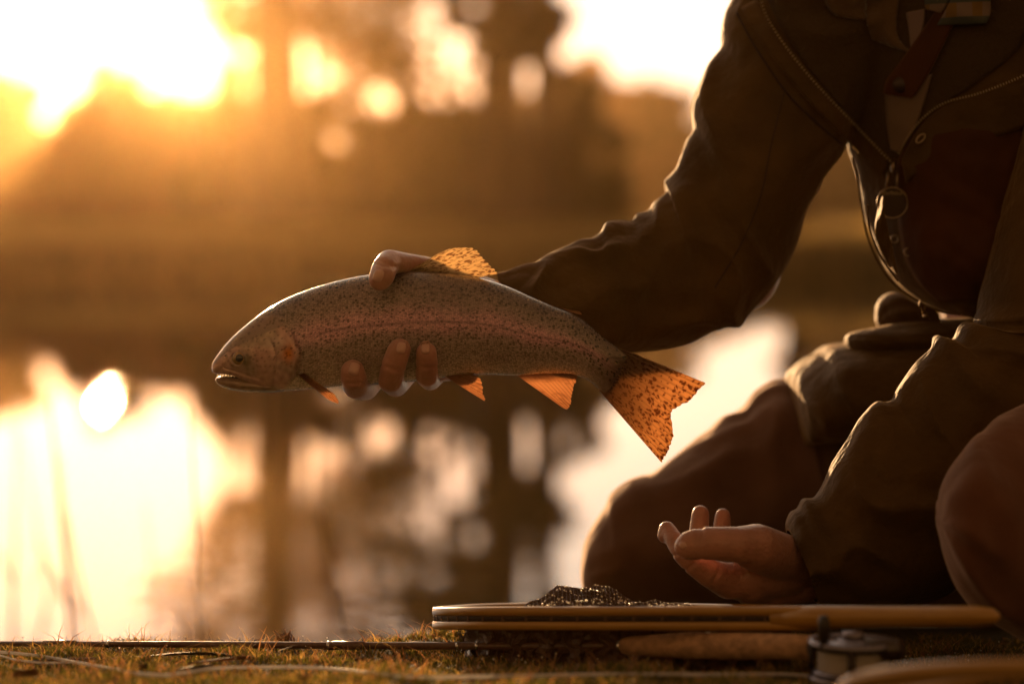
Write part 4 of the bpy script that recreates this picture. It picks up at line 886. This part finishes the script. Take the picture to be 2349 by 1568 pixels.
def bag_top(x, y):
    z = plane_z(0, y, 1412); q = ((x - .082) / .030, (y - 2.19) / .045)
    z += .014 * math.exp(-((q[0] * (.85 if q[0] < 0 else 1.3)) ** 2 + q[1] ** 2)) * (1 + .5 * noise.noise(Vector((x * 55, y * 30, 6)))); z += .010 * math.exp(-(((x - .045) / .03) ** 2 + ((y - 2.17) / .05) ** 2))
    z += .0045 * max(0, noise.noise(Vector((x * 60, y * 40, 1)))) + .002 * noise.noise(Vector((x * 150, y * 120, 2))) + .0095 * hp(-.01, .04, x) * (1 - hp(.14, .19, x)) * (.85 + .6 * noise.noise(Vector((x * 35, y * 35, 4))))
    return z - .004 * (1 - hp(-.03, .0, x))
netmesh('net_bag', bag_top, -.06, .25, 1.98, 2.29, .0036, .0011)
netmesh('net_bag', lambda x, y: bag_top(x, y) - .004 - .003 * noise.noise(Vector((x * 50, y * 50, 8))), -.06, .25, 1.98, 2.29, .0048, .0011)
for k in range(3):       # the folds below the rim down to the bank
    V = []; nu = 120; nv = 9
    for i in range(nu):
        f = i / (nu - 1); x = -.038 + .27 * f - .004 * k; yb = np.interp(x, [-.06, -.02, .04, .11, .18, .24], [2.17, 2.10, 2.065, 2.035, 2.008, 1.985]) + .012 + .006 * k
        for j in range(nv):
            g_ = j / (nv - 1); y = yb + .012 * math.sin(i * .55 + k * 2 + g_ * 2) * g_ + .01 * g_; z1 = plane_z(0, yb, 1436); z0 = bank_z(x, y) + .001
            V.append((x + .006 * noise.noise(Vector((i * .3, j * .5, k))), y + .006 * noise.noise(Vector((i * .45, j * .6, k + 4))), z1 + (z0 - z1) * g_ ** .8))
    o = mesh('net_fold', V, grid_faces(nu, nv), m_net, net, smooth=False)
    if k < 2: continue
    wm = o.modifiers.new('w', 'WIREFRAME'); wm.thickness = .0016; wm.use_even_offset = False
V = []; F = []; nd = 0
base = [(math.sin(a) * math.sin(b_), math.cos(a) * math.sin(b_), math.cos(b_)) for b_ in (.0, 1.05, 2.1, 3.14) for a in np.linspace(0, 6.28, 6, endpoint=False)]
for _ in range(900):
    x = random.uniform(-.0, .20); y = float(np.interp(x, NEARX, NEARY)) + .008 + abs(random.gauss(0, .05 if abs(x - .07) > .035 else .12))
    if not inside(x, y): continue
    if random.random() > (1.0 if abs(x - .07) < .035 else .6): continue
    z = bag_top(x, y) + .0004; r = random.uniform(.0005, .0012); k = len(V); V += [(x + r * a, y + r * b_, z + r * c) for a, b_, c in base]
    for i in range(3):
        for j in range(6): F.append((k + i * 6 + j, k + i * 6 + (j + 1) % 6, k + i * 6 + 6 + (j + 1) % 6, k + i * 6 + 6 + j))
o = mesh('droplets', V, F, m_droplet, net); o['kind'] = 'stuff'

# fly rod with grip, guide and reel seat
rod = empty('fly_rod', P(1000, 1480, 2.1)); tag(rod, 'brown fly rod with a cork grip lying across the foreground below the landing net', 'fishing rod')
m_rod = mat('brown rod blank', (.11, .05, .028), .35, coat=.4, noise_s=300, noise_a=.3); m_cork = mat('cork grip', (.42, .25, .14), .85, noise_s=120, noise_a=.35, bump=(260, .8, .002)); m_silver = mat('polished steel', (.62, .6, .62), .2, metal=1)
rp = [P(x, y, Y) for x, y, Y in ((-60, 1475, 2.24), (400, 1477, 2.20), (800, 1479.5, 2.165), (1100, 1480.5, 2.12), (1425, 1480, 2.06))]
blank = tube('blank', rp, [.0024, .0029, .0033, .0035, .0037], m_rod, rod, nv=16)
for x in (140, 250, 755, 800, 1052, 1096, 1395):
    f = np.interp(x, [-60, 400, 800, 1100, 1425], [0, 1, 2, 3, 4]); i = min(3, int(f)); a = rp[i].lerp(rp[i + 1], f - i); d = (rp[i + 1] - rp[i]).normalized()
    tube('thread_wrap', [a - d * (.0012 if x in (250, 755, 1052, 1096, 1395) else .016), a + d * (.0012 if x in (250, 755, 1052, 1096, 1395) else .016)], .0034 if x < 700 else .0040, m_silver if x in (250, 755, 1052, 1096, 1395) else m_rod, blank, nv=14)
gc = P(80, 1479, 2.232)
torus('line_guide', gc + Vector((.002, -.002, -.0062)), .0062, .0006, m_silver, rod, n=32, m=8, ax=(.8, .6, 0), az=(.1, 0, 1), sx=.75)
tube('guide_foot', [gc + Vector((.016, 0, -.001)), gc + Vector((.010, -.001, -.006)), gc + Vector((.004, -.002, -.010))], .0006, m_silver, rod, nv=6)
gr = [P(x, y, Y) for x, y, Y in ((1425, 1480, 2.06), (1440, 1480, 2.057), (1480, 1480, 2.045), (1580, 1479, 2.02), (1700, 1481, 1.99), (1800, 1482, 1.96), (1870, 1484, 1.94))]
tube('grip', gr, [.0060, .0075, .0086, .0112, .0112, .0104, .0098], m_cork, rod, nv=24)
tube('winding_check', [P(1419, 1480, 2.062), P(1429, 1480, 2.059)], [.0052, .0064], m_silver, rod, nv=20)
tube('reel_seat', [P(1868, 1484, 1.94), P(1980, 1487, 1.905), P(2060, 1489, 1.88)], [.0098, .0085, .0088], mat('dark reel seat', (.03, .014, .01), .35, coat=.5), rod, nv=20)

# reel lying with its axis upright
RC = P(1957, 1474, 1.905); rr = 103 * S * 1.905
reel = empty('fly_reel', (RC.x, RC.y, bank_z(RC.x, RC.y))); tag(reel, 'blurred fly reel wound with pale line at the end of the cork grip', 'reel')
m_reel = mat('grey reel metal', (.22, .2, .24), .28, metal=.9); m_line = mat('pale fly line', (.62, .55, .50), .5, bump=(900, .5, .001), trans=.4)
def lathe(name, c, prof, mt, parent, n=56):
    V = [c + Vector((math.cos(2 * math.pi * j / n) * r, math.sin(2 * math.pi * j / n) * r, z)) for (r, z) in prof for j in range(n)]
    return mesh(name, V, grid_faces(len(prof), n, True), mt, parent)
lathe('frame', RC, [(.006, .0035), (.012, .0035), (.013, .0010), (rr - .006, .0010), (rr - .005, .003), (rr, .003), (rr, -.0022), (rr - .002, -.0022), (.006, -.0022)], m_reel, reel)
sp = lathe('spool', RC, [(.004, -.003), (rr - .0035, -.003), (rr - .0035, -.0038), (.012, -.0042), (.012, -.0205), (rr - .003, -.0215), (rr - .003, -.0235), (.003, -.0235)], m_reel, reel)
lathe('wound_line', RC, [(.01, -.0046)] + [(rr - .0075 + .0005 * math.sin(k * 1.7), -.0048 - .0156 * k / 24) for k in range(25)] + [(.01, -.0206)], m_line, reel)
lathe('back_plate', RC, [(.001, -.0255), (rr, -.0255), (rr, -.029), (.001, -.029)], m_reel, reel)
for a in (-1.75, .5, 1.6, 2.9):
    q = RC + Vector((math.cos(a) * (rr - .0025), math.sin(a) * (rr - .0025), 0)); tube('pillar', [q + Vector((0, 0, 0)), q + Vector((0, 0, -.027))], .0032 if a == -1.75 else .002, mat('dark pillar', (.03, .02, .015), .4, metal=.5), reel, nv=12)
q = P(1890, 1482, 1.885); tube('crank_knob', [q, q + Vector((0, 0, .004)), q + Vector((0, 0, .006)), P(1890, 1425, 1.885), P(1890, 1411, 1.885)], [.0035, .0032, .0045, .0048, .003], mat('dark knob', (.02, .012, .008), .4), reel, nv=16)
tube('drag_knob', [RC + Vector((0, 0, .0035)), RC + Vector((0, 0, .009))], [.009, .0085], m_reel, reel, nv=24)
tube('reel_foot', [RC + Vector((-.005, .02, -.01)), RC + Vector((-.01, .03, -.004)), RC + Vector((-.012, .036, .0))], [.004, .004, .003], m_reel, reel)

# fly line looping over the bank
fl = [P(1872, 1543, 1.89)] + [at_ground(x, y, .0065) for x, y in ((1780, 1545), (1600, 1546), (1400, 1545), (1200, 1549), (1000, 1552), (940, 1551), (860, 1544), (760, 1533), (680, 1529), (590, 1529), (500, 1531), (430, 1541), (380, 1547), (310, 1543), (250, 1532), (190, 1521), (130, 1510), (80, 1502), (20, 1496), (-60, 1492))]
fl[0] = Vector((fl[1].x + .03, fl[1].y - .01, max(fl[1].z, .02)))
flp = [Vector(v) for v in catmull([tuple(v) for v in fl], np.linspace(0, 1, 260))]
o = tube('fly_line', flp, .0014, m_line, None, nv=8); tag(o, 'pale fly line snaking over the grass from the reel', 'line')
fl2 = [at_ground(x, y, .006) for x, y in ((-60, 1492), (0, 1503), (40, 1513), (100, 1519), (170, 1517))]
o = tube('fly_line', [Vector(v) for v in catmull([tuple(v) for v in fl2], np.linspace(0, 1, 60))], .0009, m_line, None, nv=8); tag(o, 'short second strand of fly line at the lower left edge', 'line')
# second wooden rim close to the lens
arcp = [P(x, y, Y) for x, y, Y in ((1915, 1640, 1.66), (1928, 1592, 1.66), (1965, 1564, 1.64), (2050, 1548, 1.61), (2160, 1538, 1.585), (2300, 1532, 1.565), (2450, 1534, 1.56), (2650, 1560, 1.58), (2750, 1600, 1.66), (2700, 1610, 1.80), (2500, 1600, 1.88), (2200, 1600, 1.82), (1990, 1650, 1.72))]
arcp = [Vector((p.x, p.y, max(p.z, bank_z(p.x, p.y) + .008))) for p in arcp]
pth = [Vector(v) for v in closed([tuple(v) for v in arcp], 160)]; pth.append(pth[0])
hoop2 = empty('wooden_hoop', arcp[4]); tag(hoop2, 'blurred bent wooden hoop in the bottom right corner, nearest the lens', 'hoop')
tube('rim', pth, .0065, m_wood, hoop2, nv=16, flat=(1, 1))

# ---------------------------------------------------------------- what lies and grows on the bank
m_leaf = mat('dry leaf', (.20, .11, .05), .7, noise_s=60, noise_a=.4, trans=.35); m_dark = mat('dark wet leaf', (.07, .04, .02), .6, noise_s=60)
def blade(label, pts, w, mt, up=.004, twist=0.0, group=None):
    ctr = [Vector(v) for v in catmull([tuple(at_ground(x, y, up + h)) for x, y, h in pts], np.linspace(0, 1, 40))]; V = []
    for i, c in enumerate(ctr):
        f = i / 39; ww = w * math.sin(min(1, f * 3 + .15) * 1.57) * min(1, (1 - f) * 2.5 + .05); t_ = (ctr[min(39, i + 1)] - ctr[max(0, i - 1)]).normalized(); n_ = t_.cross(Vector((0, 0, 1))).normalized()
        a = twist * f; u = n_ * math.cos(a) + Vector((0, 0, 1)) * math.sin(a)
        for j in (-1, 0, 1): V.append(c + u * ww * j + Vector((0, 0, (.0012 if j == 0 else 0))))
    o = mesh('dead_leaf', V, grid_faces(40, 3), mt, None); s_ = o.modifiers.new('t', 'SOLIDIFY'); s_.thickness = .0005
    tag(o, label, 'leaf', group)
blade('long dark dry blade arching over the moss below the rod, left of centre', [(235, 1512, 0), (330, 1506, .002), (420, 1498, .006), (500, 1499, .005), (565, 1510, 0)], .004, m_dark, twist=.8)
blade('pale curled blade lying beside the dark arching blade', [(430, 1522, 0), (490, 1514, .002), (550, 1508, .003), (585, 1507, .001)], .003, m_leaf, twist=1.0)
blade('dark flat blade at the waterline near the rod guide', [(40, 1520, 0), (120, 1513, .001), (210, 1510, .001), (300, 1512, 0)], .003, m_dark)
blade('broken brown blade in the grass under the pale line', [(400, 1538, .001), (440, 1530, .003), (490, 1524, .002)], .0025, m_dark, twist=1.2)
blade('small dry leaf at the grass edge left of the net', [(925, 1476, .002), (960, 1472, .004), (1000, 1474, .001)], .005, m_dark, twist=.5)
blade('curled rusty leaf on the moss at lower left', [(35, 1552, .001), (60, 1540, .007), (90, 1545, .002)], .006, m_leaf, twist=1.0)
for (lb, x, y, sz, mt_) in (('small rusty leaf on the moss just under the rod, left of the sprig', 560, 1492, .007, m_leaf), ('crumpled pale leaf at the bank edge right of the sprig', 760, 1488, .008, m_leaf), ('dark leaf tucked in the moss below the thread wraps of the rod', 830, 1512, .007, m_dark),
                            ('blurred orange leaf in the lower foreground left of centre', 700, 1556, .008, m_leaf), ('blurred leaf fragment near the bottom edge under the net tip', 1080, 1560, .007, m_leaf), ('brown leaf fragment under the arching blade', 330, 1528, .006, m_dark)):
    blade(lb, [(x - sz * 1500, y + 2, .001), (x, y - 3, .005), (x + sz * 1500, y + 1, .002)], sz * .55, mt_, twist=random.uniform(.3, 1.2))
for (lb, pts) in (('thin dry stem rising over the rod at the left', [(540, 1492, 0), (560, 1476, .0), (585, 1455, .0)]), ('bent dry stem above the rod right of the sprig', [(700, 1484, 0), (730, 1474, 0), (752, 1478, 0)]), ('fine stem standing at the bank edge beside the net tip', [(905, 1484, 0), (885, 1466, 0), (872, 1458, 0)]), ('fine stem leaning left at the bank edge, left of centre', [(480, 1490, 0), (486, 1470, 0), (480, 1452, 0)])):
    b0 = at_ground(pts[0][0], pts[0][1]); o = tube('grass_stem', [Vector(v) for v in catmull([tuple(P(x, y, b0.y)) for x, y, _ in pts], np.linspace(0, 1, 14))], [.0006 * (1 - .8 * f) for f in np.linspace(0, 1, 14)], m_leaf, None, nv=6); tag(o, lb, 'grass stem')
# moss and grass
def grass(n, x0, x1, y0, y1, hmin, hmax, wd, lean, edge_only=False):
    gx = rng.uniform(x0, x1, n); gy = rng.uniform(y0, y1, n); keep = []
    for a, b_ in zip(gx, gy):
        e = edge_y(a); keep.append(b_ < e + .05 and (not edge_only or abs(b_ - e + .03) < .05))
    keep = np.array(keep); gx = gx[keep]; gy = gy[keep]; n = len(gx)
    gz = np.array([bank_z(a, b_) for a, b_ in zip(gx, gy)])
    cl = np.array([noise.noise(Vector((a * 14, b_ * 14, 3))) for a, b_ in zip(gx, gy)]); gz += np.maximum(0, cl) * .011
    h = rng.uniform(hmin, hmax, n) * (1 + cl * .7); an = rng.uniform(0, 6.28, n); ln = h * rng.uniform(.2, lean, n); la = rng.uniform(0, 6.28, n)
    base = np.stack([gx, gy, gz - .001], 1); dv = np.stack([np.cos(an), np.sin(an), 0 * an], 1) * (wd * rng.uniform(.6, 1.4, n))[:, None]
    mid = base + np.stack([np.cos(la) * ln * .35, np.sin(la) * ln * .35, h * .6], 1); tip = base + np.stack([np.cos(la) * ln, np.sin(la) * ln, h], 1)
    return np.stack([base - dv, base + dv, mid + dv * .7, mid - dv * .7, tip], 1), n
m_g = {}
def gmat(nm, c): 
    m_g[nm] = mat(nm, c, .6, noise_s=30, noise_a=.5, trans=.5, spec=.4)
gmat('green moss', (.09, .075, .012)); gmat('golden grass', (.42, .25, .06)); gmat('rust litter', (.24, .11, .04))
lay = [('green moss', 60000, .0025, .0075, .0009, 1.6), ('golden grass', 13000, .003, .010, .0005, 1.7), ('rust litter', 5000, .003, .009, .0012, 1.6)]
for nm, n, h0, h1, wd, lean in lay:
    A, k = grass(n, -.62, .75, 1.72, 2.36, h0, h1, wd, lean)
    V = A.reshape(-1, 3); F4 = []; i = np.arange(k) * 5
    Q = np.stack([i, i + 1, i + 2, i + 3], 1); T3 = np.stack([i + 3, i + 2, i + 4, i + 4], 1)
    F = [tuple(x) for x in Q.tolist()] + [tuple(x[:3]) for x in T3.tolist()]
    o = mesh('grass', V, F, m_g[nm], None, smooth=False); tag(o, {'green moss': 'short green moss covering the bank', 'golden grass': 'fine golden grass growing through the moss on the bank', 'rust litter': 'rusty plant litter scattered in the moss'}[nm], 'grass', kind='stuff')
A, k = grass(1500, -.5, .12, 2.1, 2.36, .004, .015, .0004, 1.6, True); i = np.arange(k) * 5
o = mesh('grass', A.reshape(-1, 3), [tuple(x) for x in np.stack([i, i + 1, i + 2, i + 3], 1).tolist()] + [tuple(x) for x in np.stack([i + 3, i + 2, i + 4], 1).tolist()], m_g['golden grass'], None, smooth=False); tag(o, 'longer thin grass blades sticking up along the bank edge', 'grass', kind='stuff')
A, k = grass(700, -.5, .4, 1.9, 2.26, .009, .020, .0006, 2.2); i = np.arange(k) * 5
o = mesh('grass', A.reshape(-1, 3), [tuple(x) for x in np.stack([i, i + 1, i + 2, i + 3], 1).tolist()] + [tuple(x) for x in np.stack([i + 3, i + 2, i + 4], 1).tolist()], m_g['rust litter'], None, smooth=False); tag(o, 'long bent dry blades lying over the moss', 'grass', kind='stuff')
A, k = grass(30000, -2.2, 2.2, .3, 2.3, .006, .018, .0012, 1.0); sel = (np.abs(A[:, 0, 0]) > .6) | (A[:, 0, 1] < 1.75); A = A[sel]; k = len(A); i = np.arange(k) * 5
o = mesh('grass', A.reshape(-1, 3), [tuple(x) for x in np.stack([i, i + 1, i + 2, i + 3], 1).tolist()] + [tuple(x) for x in np.stack([i + 3, i + 2, i + 4], 1).tolist()], m_g['green moss'], None, smooth=False); tag(o, 'rough short turf around the bank outside the tackle', 'grass', kind='stuff')
V = []; F = []
for _ in range(520):
    x = random.uniform(-.5, .45); y = random.uniform(1.85, 2.27); z = bank_z(x, y) + random.uniform(.002, .012); r = random.uniform(.0003, .0009); k = len(V); V += [(x + r * a, y + r * b_, z + r * c) for a, b_, c in base]
    for i in range(3):
        for j in range(6): F.append((k + i * 6 + j, k + i * 6 + (j + 1) % 6, k + i * 6 + 6 + (j + 1) % 6, k + i * 6 + 6 + j))
o = mesh('dew', V, F, m_droplet); tag(o, 'dew drops glinting in the moss', 'dew', kind='stuff')
# rusty sprig on the edge
sp_ = at_ground(655, 1484, 0); root = empty('dry_sprig', sp_); tag(root, 'small rusty sprig on the bank edge in front of the dark trunk reflection', 'plant')
for k in range(16):
    a = random.uniform(-1.1, 1.1); h = random.uniform(.008, .018); e = sp_ + Vector((math.sin(a) * h * .7 - .003, random.uniform(-.004, .004), h)); s0 = sp_ + Vector((random.uniform(-.006, .01), 0, 0))
    tube('twig', [s0, s0.lerp(e, .5) + Vector((.001, 0, .001)), e], [.0006, .0009, .0003], m_leaf, root, nv=5)
